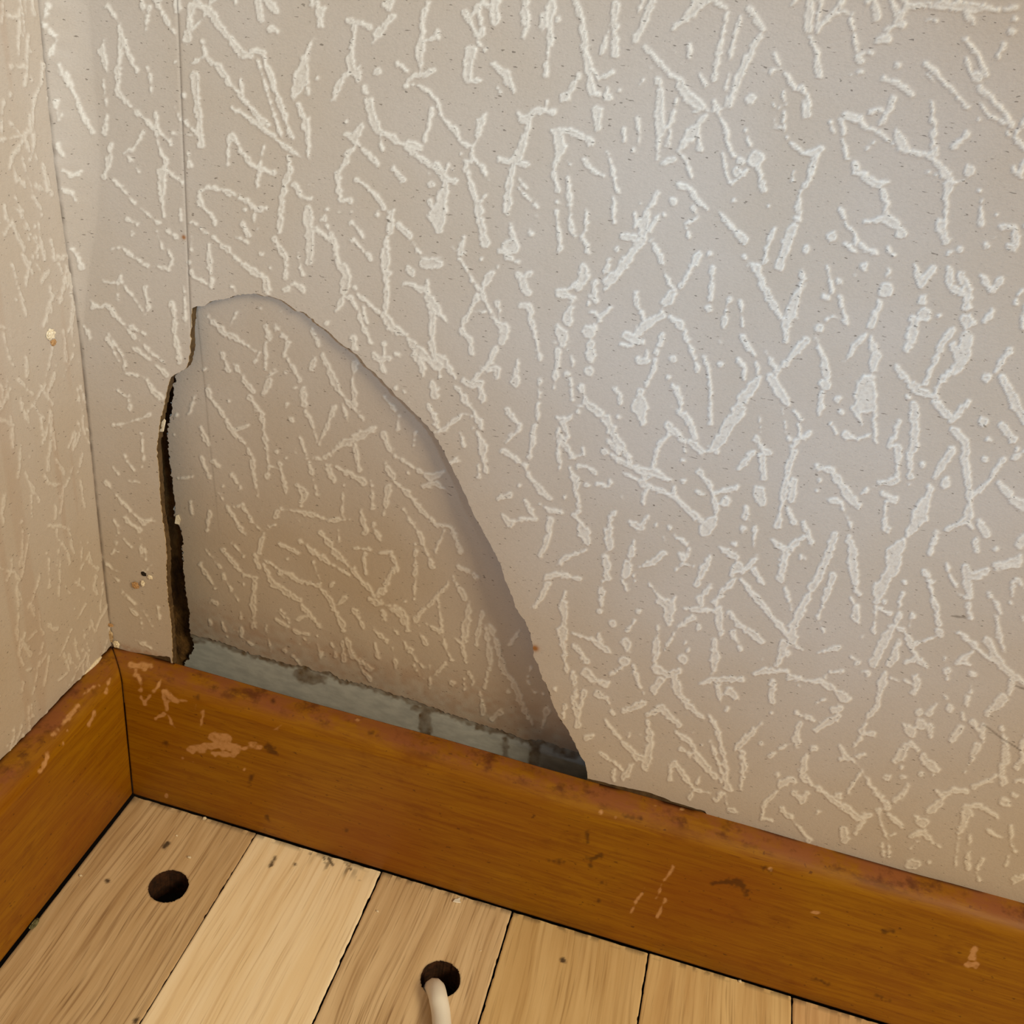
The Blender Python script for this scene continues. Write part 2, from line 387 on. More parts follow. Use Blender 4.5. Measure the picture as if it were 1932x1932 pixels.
WALL_STROKES="""
203,11,10 225,43,10 232,69,10 245,105,10 259,136,10
197,78,9 194,98,18 203,134,8
230,69,13 228,109,13 223,134,13 225,159,13 225,178,13
225,178,10 250,203,10 283,232,10 308,254,10 324,272,10
284,14,10 277,54,10
292,0,9 308,25,9 330,62,9
279,129,10
283,141,8 288,176,8
332,116,10
333,203,8 342,228,8
272,250,10 254,279,10 236,288,10
239,290,7 254,312,7 263,322,7
295,214,9 297,254,9 304,290,9 319,308,9
310,315,9 326,330,9 346,344,9
306,326,20 306,355,16 310,408,5
216,339,9 246,373,9 275,399,9 299,420,9
212,272,13 207,308,13 197,333,13
203,217,11 199,250,11
197,152,7 201,203,7
134,134,8 145,170,8 156,203,8 178,250,8
315,435,9 333,446,9
297,438,8 308,467,8
250,442,10
241,413,8 259,422,8
214,469,9 232,467,9 254,487,9 283,500,9 319,507,9 328,489,9 319,475,9
230,453,7
197,531,8 225,534,8 232,507,8
232,533,8 250,558,8 275,594,8 281,580,8 275,543,8
223,536,7 225,565,7
342,395,8 342,417,8
348,540,7 351,580,7
324,569,13 330,598,13 332,634,13 341,681,13
351,587,9 351,612,9
174,580,8 203,576,8 232,609,8 275,630,8
217,594,8 254,634,8 312,685,8
203,623,9 232,670,9 239,699,9
362,7,13 357,34,13
370,4,16 395,18,16 409,40,16 438,76,16 457,101,16 475,105,16
475,94,12 496,98,12 507,130,12 522,174,12 540,225,12 551,257,12
487,112,9 502,159,9 514,203,9 533,261,9
384,80,13 388,105,13 362,120,13
389,109,12 413,123,12 428,145,12
428,152,13 457,181,13 482,214,13 507,236,13
455,149,10 460,170,10
438,203,11 471,221,11 496,239,11 529,268,11 565,295,11
368,141,17 371,174,17 377,217,17 382,275,17
350,228,8 370,250,8
328,250,7 362,254,7
357,290,10 359,315,10
350,179,9
431,308,12 433,272,12 440,254,12 457,286,12 482,315,12 518,326,12
498,279,9 491,315,9 486,353,9
379,386,12 377,362,12 395,351,12 435,364,12 467,380,12 486,397,12 502,391,12
482,413,9 482,395,9
382,388,9 400,404,9 408,424,9
462,395,8
487,431,8
449,447,9 467,457,9
458,422,12 471,442,12
493,478,11
511,504,9
364,417,10 391,438,10
404,446,12 438,478,12 467,504,12 489,514,12
478,511,18 500,525,18 505,547,18
395,460,12 397,500,12 400,540,12
357,493,9 366,522,9 391,534,9
362,446,7 361,471,7
584,431,18 587,449,18 583,496,18
520,449,12 540,486,12 540,522,12
563,478,9 572,518,9
536,551,14 558,533,14 572,547,14
598,431,9 623,449,9
612,409,12 630,449,12 636,482,12 649,514,12
649,504,22 656,522,22 649,547,22
649,558,11 634,587,11
438,540,7 446,551,7
612,395,7
507,2,18 522,18,18
487,4,13 493,38,13
511,56,14
564,198,14 576,226,18 580,257,14 582,283,14 583,300,6
590,74,11 579,100,12 571,131,26 569,152,33 555,181,14
579,167,12 581,176,12
514,55,14 521,56,14
598,5,14 602,19,14 605,48,14
612,14,12 602,29,12
599,148,11
660,40,13 681,43,13 698,52,13
669,52,14 667,83,14 662,114,14
662,114,18 664,133,18 676,136,18
676,131,14 677,148,14
655,138,15 640,157,15 630,186,15
742,29,14 726,48,17 712,64,19 705,81,10
712,136,19
724,10,11 745,1,11
807,5,13 800,31,13 798,60,13
798,62,12 793,93,21 793,112,14 794,136,10
802,76,11 826,71,11 826,62,11
752,120,12 769,133,12
764,160,12 781,143,12 805,140,12 821,132,12
817,133,14
764,160,10 786,158,10 810,174,10 826,190,10 833,214,10 843,233,10
843,231,10 860,248,17 871,267,11 886,280,8
918,213,8 907,231,21 905,245,17
907,245,11 900,264,11 890,286,11 893,300,11
876,271,12 895,274,12
893,300,8 910,314,14 924,338,10
869,290,8
876,317,11 886,338,11 893,364,11
881,312,14
876,302,10 890,307,10
893,364,11 902,386,11 917,369,11
902,386,19 905,410,19 912,440,19 917,460,19
686,164,12 693,176,12
698,188,20 702,219,20 712,243,20
712,245,15 740,260,15 767,276,15 790,295,15 817,314,15 840,336,15 857,343,15
719,257,10 721,286,10
814,205,11 812,226,11 805,250,11 800,274,11 790,281,11
774,271,17 795,279,17
824,305,11 838,326,11 848,310,11 855,321,11
843,340,14 836,371,19 826,405,40 829,433,19
810,379,14 819,400,14
814,348,12
810,325,6
652,229,12
652,252,10 669,262,21 683,236,10
676,271,13 657,288,13 652,307,13 638,326,13
638,326,12 640,357,12 643,379,12 662,379,12
662,379,14
687,282,10 702,295,13 714,310,17
743,319,15 762,340,15
674,338,11 698,357,11 717,379,11 736,402,11
740,402,18 738,436,18
752,424,14 774,445,14
664,419,11 686,445,11
640,398,8
617,395,8
664,398,6
712,402,11
583,348,6
545,295,10 550,317,10
548,321,14 538,345,14 533,381,14 529,436,14
557,348,12 569,369,12 588,376,12
583,393,18 583,419,18 588,460,18
593,433,10 612,445,10 629,460,10
610,414,12 626,438,12 633,460,12
879,24,13 890,45,13 902,71,13
907,7,12 905,31,12 912,64,12 902,71,12
914,10,12 931,14,12
936,5,20 936,40,20
902,79,12 917,95,12
890,95,23 886,119,23 883,143,23
881,152,11 905,152,11
938,164,8 945,174,8
934,123,16 953,140,22 970,174,11
993,0,13 987,47,13
1040,6,19 1037,40,19
1052,37,14
1037,40,11 1038,75,17 1034,106,11 1029,143,9
1086,0,14 1099,40,14 1105,87,14
1102,87,16 1111,124,16 1117,177,16
1117,130,11 1130,149,11 1158,137,11
1158,137,14
1130,177,9
1161,6,17 1161,37,17
1158,40,17 1162,102,17
1152,47,9 1134,102,9
1232,0,16 1214,47,16 1198,75,16
1198,76,17
1325,0,28 1304,25,22 1270,53,11
1372,25,12 1360,78,12 1347,149,12
1397,31,11 1384,78,11 1378,109,11
1375,140,7 1369,168,7
1412,16,14 1440,56,14
1440,56,9 1422,90,16 1397,140,17 1372,199,17
1372,202,7 1341,211,7 1329,208,7
1440,135,9
1416,186,22
1215,87,13 1239,112,13 1260,137,13 1288,155,13
1285,161,23 1301,186,23 1322,202,23
1301,214,7 1329,208,7
1319,137,9 1332,161,9
1273,96,11
1301,84,11 1301,106,11
1288,120,6
1226,129,10
1214,152,7 1198,168,7
1240,149,12 1248,171,12
1245,171,17 1245,211,17
1245,217,23 1245,248,23
1242,255,9 1240,301,9
1276,186,11 1270,217,11 1263,236,11
1265,248,9 1260,273,9
1332,217,12 1310,242,12
1310,245,25 1291,270,16 1279,284,11
1319,258,11 1321,283,11
1347,193,12 1357,217,12 1369,242,12 1372,267,12 1383,293,12
1093,143,12 1074,174,12
1065,183,23
1148,183,20
1148,165,7 1148,177,7
1167,171,10
1128,211,25 1127,242,14
978,214,12 990,227,17 1012,210,19 1046,211,11
1032,189,7 1032,205,7
999,230,12 990,264,19 975,298,23
943,301,14 962,307,14 993,311,14
971,304,19 965,332,16 959,373,19 956,407,9
975,351,9 1002,379,9
978,335,8 993,357,8
1012,388,15
1015,407,7
964,422,12 967,447,12
965,463,33
947,475,12 978,497,12
1001,438,12
1043,248,16 1068,245,16 1093,255,16 1114,267,16
1052,252,22 1058,276,23 1052,301,14
1049,298,12 1046,329,12 1052,360,12
1071,304,9 1077,311,9
1052,382,14
1071,335,13 1075,373,13
1077,388,11 1075,413,11 1083,444,11
1052,398,11 1052,435,11 1058,457,11 1055,478,11
1102,301,12 1120,323,12 1139,332,12
1148,289,9 1158,329,9 1164,360,9
1166,360,12
1158,373,9 1158,419,9
1108,398,11 1105,435,11 1099,447,11 1108,463,11 1107,475,11
1203,224,9 1206,248,9 1204,270,9
1195,281,15
1178,245,8 1180,264,8
1270,301,12 1251,307,12
1277,283,11 1294,301,11 1307,335,11
1207,382,11
1268,380,14
1254,405,9
1245,362,9 1223,394,14 1214,419,25 1214,444,19
1242,407,12 1226,435,12
1198,404,11 1198,425,11
1176,447,17 1198,450,17
1214,450,20 1189,481,20 1167,509,20 1148,531,20
1145,509,16 1148,491,16
1229,453,12 1245,484,12 1257,519,12 1270,543,12
1318,481,14 1298,516,17 1285,540,9
1270,550,19 1257,571,19
1164,469,12
1139,550,7 1148,540,7
1279,349,12 1301,357,16 1316,379,12 1335,394,9
1307,391,10 1318,410,10 1294,425,10 1301,447,10
1357,401,11 1378,425,12 1403,453,19
1338,478,11
1363,289,9 1372,335,9 1381,348,9
1381,348,9 1409,323,9
1388,323,22
1406,245,9 1419,283,9
1425,298,34
1431,311,16 1440,357,16
1397,304,16
1384,379,12
1450,388,11
1459,435,11 1447,466,11 1443,494,11
1403,484,12 1425,506,12
1099,497,12 1102,519,22 1093,543,19
1055,550,11 1077,543,11 1086,534,11
1124,534,14 1120,559,14
1460,102,11 1475,130,11 1500,165,11
1454,135,7 1470,130,7
1477,172,7 1479,190,7
1482,197,8 1465,205,8 1460,197,8
1462,225,8 1462,240,8 1477,242,8
1479,207,9 1480,247,9
1510,165,15 1522,180,15
1522,192,20 1522,215,20
1530,0,19 1525,30,19 1525,57,19
1525,60,8 1532,82,8
1537,90,11 1542,117,14 1544,140,20
1586,0,12 1575,20,11 1557,40,10 1542,57,7
1587,22,9 1607,27,9
1602,35,10 1610,60,10 1615,95,10
1617,102,7 1645,100,7
1615,110,15 1625,115,15
1605,142,9 1630,135,9
1650,0,10 1652,32,20
1650,80,10 1670,72,25 1682,72,7
1672,57,14 1690,45,14 1700,30,14
1700,30,15 1712,10,15 1737,11,11 1799,15,11
1749,7,7 1799,12,20 1849,15,22 1889,20,7
1894,20,11 1917,15,11
1749,37,9 1767,40,9 1772,52,9
1692,125,14
1912,35,15
1909,60,16
1892,85,12 1882,105,12
1667,150,14 1692,157,14 1719,177,14
1685,185,14 1677,205,14
1642,212,9 1662,206,9 1675,215,9
1672,220,11 1657,237,11
1597,217,15 1622,222,15
1615,222,15 1632,242,10 1652,247,17 1685,271,6
1635,282,7 1650,267,7
1692,252,15 1702,274,24 1722,289,15 1749,292,11
1764,237,12 1759,257,12 1764,292,12
1754,292,15 1769,312,15
1759,195,12 1759,227,12
1767,309,12 1784,327,22 1799,344,12 1817,339,7
1752,324,8 1767,329,8
1829,322,24
1789,349,20 1784,374,12 1782,422,10
1774,422,22 1784,454,22
1747,122,12 1762,135,14 1782,155,11 1807,182,12 1824,202,9
1749,140,7 1759,150,7
1822,77,14 1839,97,14 1852,120,14 1859,140,14
1824,110,10 1832,142,10
1844,145,25
1847,165,15 1874,190,15 1899,217,15 1909,235,15
1847,190,11 1862,215,11 1894,232,11
1899,250,11 1917,262,11 1932,282,11
1822,254,14 1799,277,14
1567,232,8 1572,247,8
1586,227,11 1591,252,11
1590,264,11 1597,297,11
1485,259,10 1497,272,12 1517,291,7 1540,287,20 1550,281,10
1537,299,15 1527,337,11 1510,364,9 1505,399,12
1502,412,17
1497,324,7 1496,342,7
1495,429,22 1480,474,22 1470,499,22
1522,462,12 1520,474,12
1617,314,20
1610,327,11 1635,327,11
1630,334,14 1657,349,20 1677,342,7
1665,359,15 1672,384,15 1670,412,15
1630,419,11 1665,412,11
1670,412,21 1690,424,21
1700,437,24
1587,397,10 1597,424,10 1612,439,10 1615,464,10
1570,444,20
1595,459,14 1610,474,14
1622,464,14 1652,477,14
1675,469,11 1685,482,11
1847,359,15
1852,379,11 1849,422,11
1879,404,11
1887,427,14 1914,429,14 1917,457,14
1874,449,11
1859,462,15
1907,467,22
1812,469,11 1787,477,11
1704,306,8
1912,317,11 1924,332,11 1932,304,11
1847,225,10
666,419,9 685,447,9
667,452,12 685,470,12 701,489,12
732,447,9 728,472,19 727,496,23 732,516,13
729,522,13 729,555,13 728,589,13
781,462,9 794,478,9
799,496,21 828,496,21
771,506,13 779,516,13
766,535,13 781,537,13
781,540,9 804,550,19 812,566,16
807,527,12 807,545,12
815,566,18 828,586,16 841,604,10
812,576,17 817,602,17 817,628,17
825,592,9 838,602,9
815,628,12 817,648,18 820,672,16
670,542,9
678,555,9 704,579,9 724,594,9
724,592,16 745,620,23 760,630,16
766,633,13 786,659,18 807,674,16 828,692,23
825,672,16 841,685,19 861,714,8
781,669,13 797,690,13 799,708,13
830,700,10 830,713,10
660,560,10 675,586,10 685,612,10 700,646,10
685,576,9 691,607,9
617,610,13
667,638,17 670,656,17
726,648,9 724,674,9
706,667,12 711,677,12 735,677,12
719,680,9 724,700,9
750,668,14
817,726,19 820,747,19
748,731,12
763,736,10
771,758,10
807,762,13 820,786,13 828,806,13
828,814,16 846,804,14 874,780,9 892,783,8
859,726,8 880,755,16 895,775,12 908,806,12
892,806,9
869,817,9 876,840,9
902,817,9 913,840,19 912,858,13 917,887,9
861,868,14 848,874,14
903,879,9 905,899,9
876,449,13 870,475,18
848,454,5
851,465,8 861,472,8
908,489,12
868,489,10 885,514,10 898,535,10 911,550,10 918,573,10 934,597,10
939,504,8 921,524,19 911,545,10
900,560,13 890,581,13 877,607,13
895,586,7 918,588,7
874,612,10 874,628,13 887,641,12 892,667,12
938,568,17 942,586,8 944,604,10
931,599,16 947,617,16
952,617,23 948,643,16
936,656,13 926,682,14 911,698,18
908,703,10 892,718,10
921,695,16 939,695,16 939,708,16
874,718,16 892,726,16 905,723,16
905,731,10 912,755,16
913,449,12 920,465,12
978,516,13 988,524,13 1001,516,13
988,527,21 995,553,16
983,576,12 999,579,12
999,579,16 1006,620,12 1011,638,13 1019,674,14
977,677,8 975,703,12 973,721,22
1019,718,9 1017,747,9
1014,762,12 1014,788,12
1009,804,12 1006,824,12 1000,861,12
957,773,12 978,799,12 978,811,12 955,835,12
1052,552,13 1073,557,13 1083,564,13
1083,562,13 1073,590,19 1071,607,21
1052,614,12 1061,629,26 1061,645,21
1045,645,6 1076,645,6
1054,660,12 1051,693,14 1046,733,7
1071,657,7 1083,686,7
1069,702,17
1076,714,9 1080,740,9
1080,752,11
1083,764,7 1107,767,7
1092,769,6 1090,776,6
1097,729,12 1111,764,12
1107,760,14 1128,774,21 1145,786,14
1145,788,21 1154,810,21
1154,812,12 1169,836,19 1190,869,11
1150,831,11 1166,855,11
1140,850,13 1161,862,13 1192,881,13 1221,898,13
1192,879,10 1226,888,19 1269,905,11
1261,821,12 1242,838,12 1238,860,12 1230,881,12
1261,800,17 1273,814,18 1292,831,7
1261,712,10
1269,724,11 1278,740,14 1285,757,13
1269,767,7 1292,783,18 1304,805,17 1311,826,14
1304,833,17 1326,852,11 1354,852,6
1292,831,10 1292,852,10
1291,867,13
1180,893,10 1221,914,14 1269,933,13 1297,960,17 1326,983,14
1269,907,12 1273,926,12
1223,921,13 1214,936,12 1216,950,14
1319,888,13 1338,910,13 1347,936,13 1352,969,13
1314,926,10 1328,933,10
1350,929,13 1392,919,13
1369,945,21
1350,976,21 1330,998,31
1114,557,12 1126,567,12
1111,571,11
1116,586,11 1128,598,12 1154,580,10
1130,605,11 1121,621,11
1111,626,26
1114,650,18
1116,669,26
1110,699,20
1200,552,14 1204,579,9 1216,602,10
1250,593,13 1226,607,19 1204,626,21
1178,633,21 1204,643,21
1214,645,14
1171,648,10 1192,652,10
1221,662,11 1221,679,11 1204,683,11 1203,674,11
1250,629,14 1247,650,14
1240,662,14
1236,679,10 1233,698,14 1219,726,11
1207,738,18
1207,748,19 1207,764,36 1211,783,21 1215,798,12
1161,733,11 1171,748,11 1171,762,11
1166,785,11
1266,598,10 1283,614,18
1288,624,10 1297,640,13 1311,679,9 1315,698,10
1269,676,13
1330,674,9 1338,698,10 1340,731,8 1342,795,13
1052,788,9 1078,787,9 1061,795,9
1066,802,11 1071,821,11
1054,810,11 1054,845,8 1057,881,11
1059,826,12 1071,848,13 1080,862,9 1100,857,10
1100,845,9 1102,857,9
1076,883,12 1083,902,14
1090,879,11 1107,879,11 1123,890,11
1085,905,17 1088,929,12 1094,955,7
1092,964,12 1088,969,12
1085,971,12 1097,990,13 1109,1005,17
1109,914,11
1128,912,11 1150,917,11
1152,910,14
1066,936,9
1173,935,10
1288,908,11
979,917,11
950,850,14 969,860,10 990,879,12 1002,902,10 1021,924,14 1038,940,14
940,940,12 964,931,12
990,943,12 1000,960,8 1009,974,12
947,969,9 961,986,17 988,979,9 1011,979,13
1019,950,7 1035,962,13 1061,967,11
1038,979,13 1038,1002,13
1165,960,7 1152,974,14 1150,1007,13
1188,983,10 1209,995,18 1220,976,10
1238,990,8
1264,993,13
1344,506,11 1343,540,11 1341,565,11
1337,582,16
1375,565,11 1369,590,11
1366,602,19 1365,624,9
1396,571,9 1403,615,9
1402,637,16 1422,668,11
1394,674,14 1405,693,16 1403,711,11
1360,646,10
1360,688,14
1428,506,19 1438,534,14 1453,565,19 1472,596,12
1512,512,12 1515,528,14 1500,565,19 1493,590,28
1484,606,23 1484,643,16
1562,506,11 1568,550,11
1559,559,17
1447,665,11 1466,699,11
1521,640,16 1497,668,16 1466,702,11
1546,618,20
1559,602,11 1574,596,9 1596,607,11 1593,584,11 1584,559,11
1540,637,11 1552,668,14 1559,705,22
1556,724,25
1551,739,16 1546,780,14
1428,686,12 1428,702,12
1431,714,16 1400,752,28
1394,773,28 1366,814,25
1360,826,28 1338,851,14
1453,711,20 1472,739,19 1487,761,16
1476,770,9 1487,826,9
1500,776,12 1512,792,12
1507,798,11 1509,823,11 1497,842,11
1528,814,14 1515,826,14
1497,851,16 1487,882,16
1487,894,16 1478,925,16 1472,966,11 1467,991,19
1497,904,16 1493,944,16
1487,960,11 1497,984,11
1497,983,16
1433,783,8 1436,814,8
1428,826,14 1438,845,14 1450,854,14
1419,854,14 1394,885,14
1438,860,16 1441,901,14
1431,925,23 1438,950,14
1407,960,16 1407,978,16
1400,997,19
1385,1025,14
1425,994,9 1422,1031,9
1456,1017,9 1484,1037,19 1515,1012,12
1481,1043,23 1473,1090,17
1515,984,11 1531,1022,11
1543,879,16 1571,888,16 1584,910,17 1602,935,19 1618,952,16
1546,907,10
1543,925,11
1559,941,11 1587,947,11 1596,972,10 1605,994,11
1577,1003,11 1565,1034,19
1559,1053,12 1546,1084,12
1601,1009,11 1608,1037,22 1612,1096,20
1671,547,31
1661,571,14 1643,612,19
1633,630,12 1612,652,12 1594,683,11
1643,634,11 1652,674,22 1649,693,19
1630,708,11 1646,711,11
1633,724,34 1633,758,47
1615,770,19 1627,801,9
1649,758,16 1649,798,11 1652,832,11
1596,820,16 1618,829,11 1643,817,8
1580,752,17
1587,776,14
1568,798,9 1577,817,9
1630,503,19
1677,509,14 1674,519,14
1613,519,9
1584,531,14
1726,500,12 1736,537,16 1761,503,16
1739,565,23
1742,593,28
1726,602,19 1717,643,23 1712,658,16
1792,509,17 1792,540,17 1816,553,17
1813,519,19 1826,550,19 1823,578,19
1823,606,31
1795,624,19 1776,649,16 1761,686,12 1745,727,12
1798,649,19 1807,668,19
1823,634,28 1816,674,28 1798,702,19 1773,717,12 1764,742,16
1692,693,16 1711,717,16 1733,736,23 1767,748,14
1764,755,16 1795,792,19 1826,758,14
1714,748,14
1723,764,19 1725,804,19 1723,845,22
1717,857,14 1717,898,14
1739,876,14
1716,913,11
1695,792,11 1689,817,11 1677,842,11
1694,845,19 1692,894,9
1658,910,16 1689,907,19
1652,916,11 1627,929,11
1667,929,16 1689,944,16
1671,944,11 1669,972,11 1671,998,19
1795,851,19 1773,882,19 1764,901,16
1782,910,23
1751,916,12
1798,811,19 1816,829,19
1820,835,19 1823,885,19 1829,935,16
1891,866,16 1866,907,12 1829,938,14
1829,944,16 1826,978,19 1789,997,12
1826,981,11 1835,997,11
1848,984,19 1860,1006,19
1841,1016,16 1841,1037,16
1757,922,16 1745,947,16
1745,947,23 1736,972,34 1714,1009,16
1703,1022,19 1689,1040,34 1677,1075,23 1667,1099,25
1765,1006,14 1762,1025,11 1754,1043,16
1863,829,14
1857,866,14
1854,795,22
1860,711,19
1903,661,16 1875,699,11
1770,595,12
1872,587,12 1857,606,12
1835,609,16
1854,525,16 1872,547,16 1888,528,16
1925,547,12 1916,568,12
1891,714,16 1907,745,23 1931,792,19
1891,801,17 1910,829,17
1919,848,16
1885,910,14 1907,938,19 1931,953,25
1879,1034,14
1875,1065,17 1922,1056,17
1922,1047,16
1748,1078,12 1757,1096,12
1785,1068,12 1798,1096,12
1820,1071,16 1829,1090,16 1860,1075,16
1357,1031,9 1388,1050,19
1425,1053,14 1403,1075,14
1419,1075,11 1434,1096,11
1382,1084,12
1512,1050,14
1571,1087,19
1807,1043,8
1037,1003,12 1028,1031,12 1019,1047,12
1099,1000,23 1109,1019,23
1106,1037,11 1068,1051,11 1056,1064,9
1028,1090,12 1056,1081,16 1096,1093,12
1034,1099,12 1022,1127,12 1008,1146,12
1067,1115,8 1062,1143,19 1065,1177,14
1061,1189,22 1062,1214,19 1067,1233,9
1064,1236,8 1070,1267,8
1146,1000,16 1151,1031,19
1143,1053,19 1146,1090,16
1138,1096,9 1135,1124,14 1134,1140,9
1130,1152,12
1124,1160,6
1197,1019,8 1189,1047,17
1183,1062,19 1180,1084,19
1174,1093,9 1183,1112,9
1197,1087,8 1200,1112,8
1252,1043,12 1233,1057,19 1208,1068,8
1252,1012,10
1273,1009,11 1295,1025,11
1301,1034,6 1298,1056,6
1283,1043,11 1292,1056,11
1276,1075,11 1289,1062,11 1307,1068,11
1340,1050,11 1326,1075,16 1314,1102,14
1339,1106,12 1326,1121,12
1320,1130,19 1323,1140,19
1227,1102,9 1242,1124,9
1245,1134,16 1261,1143,28 1262,1174,16
1273,1127,12 1267,1140,12
1292,1146,14 1329,1149,14 1357,1152,14
1385,1093,14 1366,1112,14 1348,1137,16
1391,1071,28
1429,1050,11 1401,1078,11
1398,1093,11 1419,1118,16 1441,1143,14 1469,1177,12 1494,1205,23
1422,1075,11 1441,1102,11
1568,1028,16 1556,1065,19 1528,1115,16 1506,1158,19 1492,1196,22
1481,1106,9 1494,1149,9
1571,1087,19 1559,1121,16 1543,1165,11 1554,1191,8
1497,1211,11 1512,1224,11
1478,1214,19 1466,1255,11
1422,1270,9 1444,1264,14 1484,1264,12
1356,1149,16 1359,1196,17
1348,1208,12 1349,1245,23 1345,1270,12
1376,1155,14 1391,1174,14 1413,1189,14 1435,1207,17
1384,1193,16 1396,1225,9
1307,1165,16 1289,1177,12
1283,1180,11 1267,1202,11 1255,1224,11
1317,1183,12
1242,1183,8 1239,1224,19 1234,1258,9
1233,1258,16 1258,1270,16 1280,1267,16
1289,1242,23
1298,1227,11
1293,1211,9
1245,1280,16 1233,1301,16
1273,1276,16 1280,1304,19 1298,1329,16 1326,1354,16
1205,1152,12
1199,1168,12 1183,1189,12
1180,1205,19 1183,1224,19
1177,1245,22
1155,1270,11 1171,1258,11
1196,1255,11 1202,1280,16 1214,1307,8
1155,1174,14
1081,1193,9 1115,1205,12 1134,1217,16 1155,1231,9
1130,1193,11 1134,1211,11
1118,1233,9
1082,1214,8 1106,1245,16
1106,1267,19 1124,1283,16 1146,1289,11
1081,1270,12 1087,1311,12
1081,1314,12 1089,1342,17 1089,1366,16
1102,1304,14 1096,1329,14
1127,1307,16 1146,1317,12 1157,1346,7
1065,1329,12 1064,1351,12
1106,1391,14 1118,1388,14
1047,1300,12
1177,1342,14 1214,1326,14
1143,1357,11 1158,1379,14 1183,1407,12 1202,1425,17 1220,1435,16
1222,1360,12 1227,1398,16 1217,1447,19
1220,1348,11 1248,1335,19 1267,1354,16 1280,1366,16
1276,1379,12 1304,1401,11 1314,1425,16 1335,1447,19
1307,1382,11
1283,1410,11 1311,1429,11 1342,1457,11 1363,1472,11
1339,1351,12 1354,1376,12 1363,1416,11 1371,1460,14
1339,1398,9 1354,1435,9 1363,1460,9
1366,1460,19 1373,1484,19
1130,1419,8 1152,1432,12 1174,1452,9
1189,1447,16 1177,1463,16
1158,1453,14 1158,1469,14
1264,1469,11 1264,1447,11 1273,1438,11 1292,1466,11 1311,1488,11 1335,1494,11
1320,1463,9 1301,1503,9
1351,1509,14 1363,1497,14
1366,1494,9 1373,1525,9 1391,1531,9
1186,1387,9
1205,1384,8
1323,1404,11
1320,1290,14 1342,1280,12 1360,1280,12 1401,1281,16
1354,1292,11 1360,1323,11
1376,1304,17 1388,1311,17
1371,1335,14
1438,1359,9 1416,1385,19 1388,1413,12
1401,1419,16 1404,1444,14 1396,1486,11
1435,1401,11
1457,1286,16
1457,1301,14 1457,1323,14
1455,1342,11
1486,1231,11
1438,1241,6
1503,1345,12 1537,1357,12
1581,1351,16 1540,1373,16
1509,1363,14 1497,1398,14
1503,1401,19
1494,1401,11 1469,1410,11 1453,1425,11
1534,1410,17
1488,1275,12 1522,1283,11 1550,1283,16 1575,1301,12 1593,1314,25
1590,1264,11 1568,1267,11
1509,1293,9
1556,1317,11 1540,1323,11
1584,1335,16 1571,1339,16
1556,1276,12
1466,1460,11
1516,1429,19 1516,1450,19
1512,1463,11 1540,1484,11 1575,1509,14 1599,1528,12
1497,1469,17 1469,1478,17
1463,1494,11 1441,1516,11 1438,1540,11 1457,1547,11
1497,1494,11 1512,1509,11 1522,1494,11
1543,1528,16
1475,1525,11 1497,1547,11 1528,1584,11
1584,1407,16 1599,1432,16
1543,1231,9 1581,1220,14
1528,1194,8
1610,1050,18 1612,1090,17
1612,1106,11 1621,1122,11
1692,1050,25 1683,1077,25
1681,1079,17 1661,1106,31 1654,1133,13
1668,1135,12
1652,1144,11 1650,1175,8 1649,1191,12
1657,1147,7 1679,1157,13
1606,1127,8 1613,1148,16 1615,1169,13
1707,1100,13
1703,1119,13 1695,1144,10
1697,1157,12 1690,1175,12
1683,1180,16 1663,1215,22 1648,1249,20
1634,1269,16
1721,1157,13 1715,1184,11
1690,1180,9 1706,1189,9 1712,1207,9
1712,1202,16 1724,1229,9 1735,1247,11 1748,1258,9
1726,1240,12 1708,1251,12
1695,1211,13 1686,1238,17 1677,1253,13
1668,1269,13 1665,1287,25 1659,1305,13
1677,1276,8 1695,1284,8
1706,1283,10 1724,1292,10
1728,1274,12 1730,1294,12 1721,1305,12
1657,1316,13 1654,1336,13 1636,1352,13 1625,1379,13
1630,1383,10 1650,1383,10
1621,1392,17 1610,1408,13
1578,1406,8 1596,1417,8
1612,1412,10 1612,1426,10
1632,1421,11 1614,1426,11
1585,1430,8 1607,1432,11 1625,1450,8 1641,1479,8
1726,1215,9 1753,1204,9 1768,1198,9
1773,1193,18
1744,1077,11 1753,1099,11
1755,1108,12 1762,1133,11 1768,1151,13 1771,1175,11
1788,1066,11 1793,1088,11 1802,1104,11
1806,1119,10 1826,1128,10
1818,1070,11 1826,1106,22 1829,1124,13
1856,1075,17 1838,1090,17
1826,1139,13 1829,1166,13
1793,1189,9 1811,1193,12 1835,1215,13 1853,1231,13 1867,1245,9
1867,1119,13 1878,1139,12 1888,1157,9
1880,1162,11 1885,1198,16
1887,1207,11 1896,1229,11
1862,1207,17 1876,1236,17
1876,1242,20 1891,1251,18
1891,1256,16 1909,1274,13 1932,1287,17
1835,1229,12 1802,1251,12
1806,1249,9 1831,1253,9
1783,1240,7 1784,1251,7
1787,1265,15 1786,1280,8
1835,1269,17
1833,1287,8 1831,1303,8
1826,1314,11 1822,1327,11
1909,1285,13 1903,1307,13
1891,1316,25 1862,1347,13
1777,1305,7 1786,1316,7
1791,1334,17
1766,1327,13 1750,1347,13
1735,1341,17
1737,1363,25
1755,1370,17 1755,1385,17
1703,1365,11 1719,1379,25
1717,1399,11 1730,1412,11
1708,1406,13 1697,1426,25
1688,1437,16
1699,1446,13
1815,1341,7 1818,1356,7
1813,1370,13 1795,1394,13
1833,1361,13 1842,1374,13
1853,1368,11 1856,1399,11
1844,1406,17 1833,1426,13
1835,1428,10 1820,1455,9
1889,1372,8 1894,1397,12
1896,1408,17 1896,1435,17
1889,1441,13 1894,1477,17
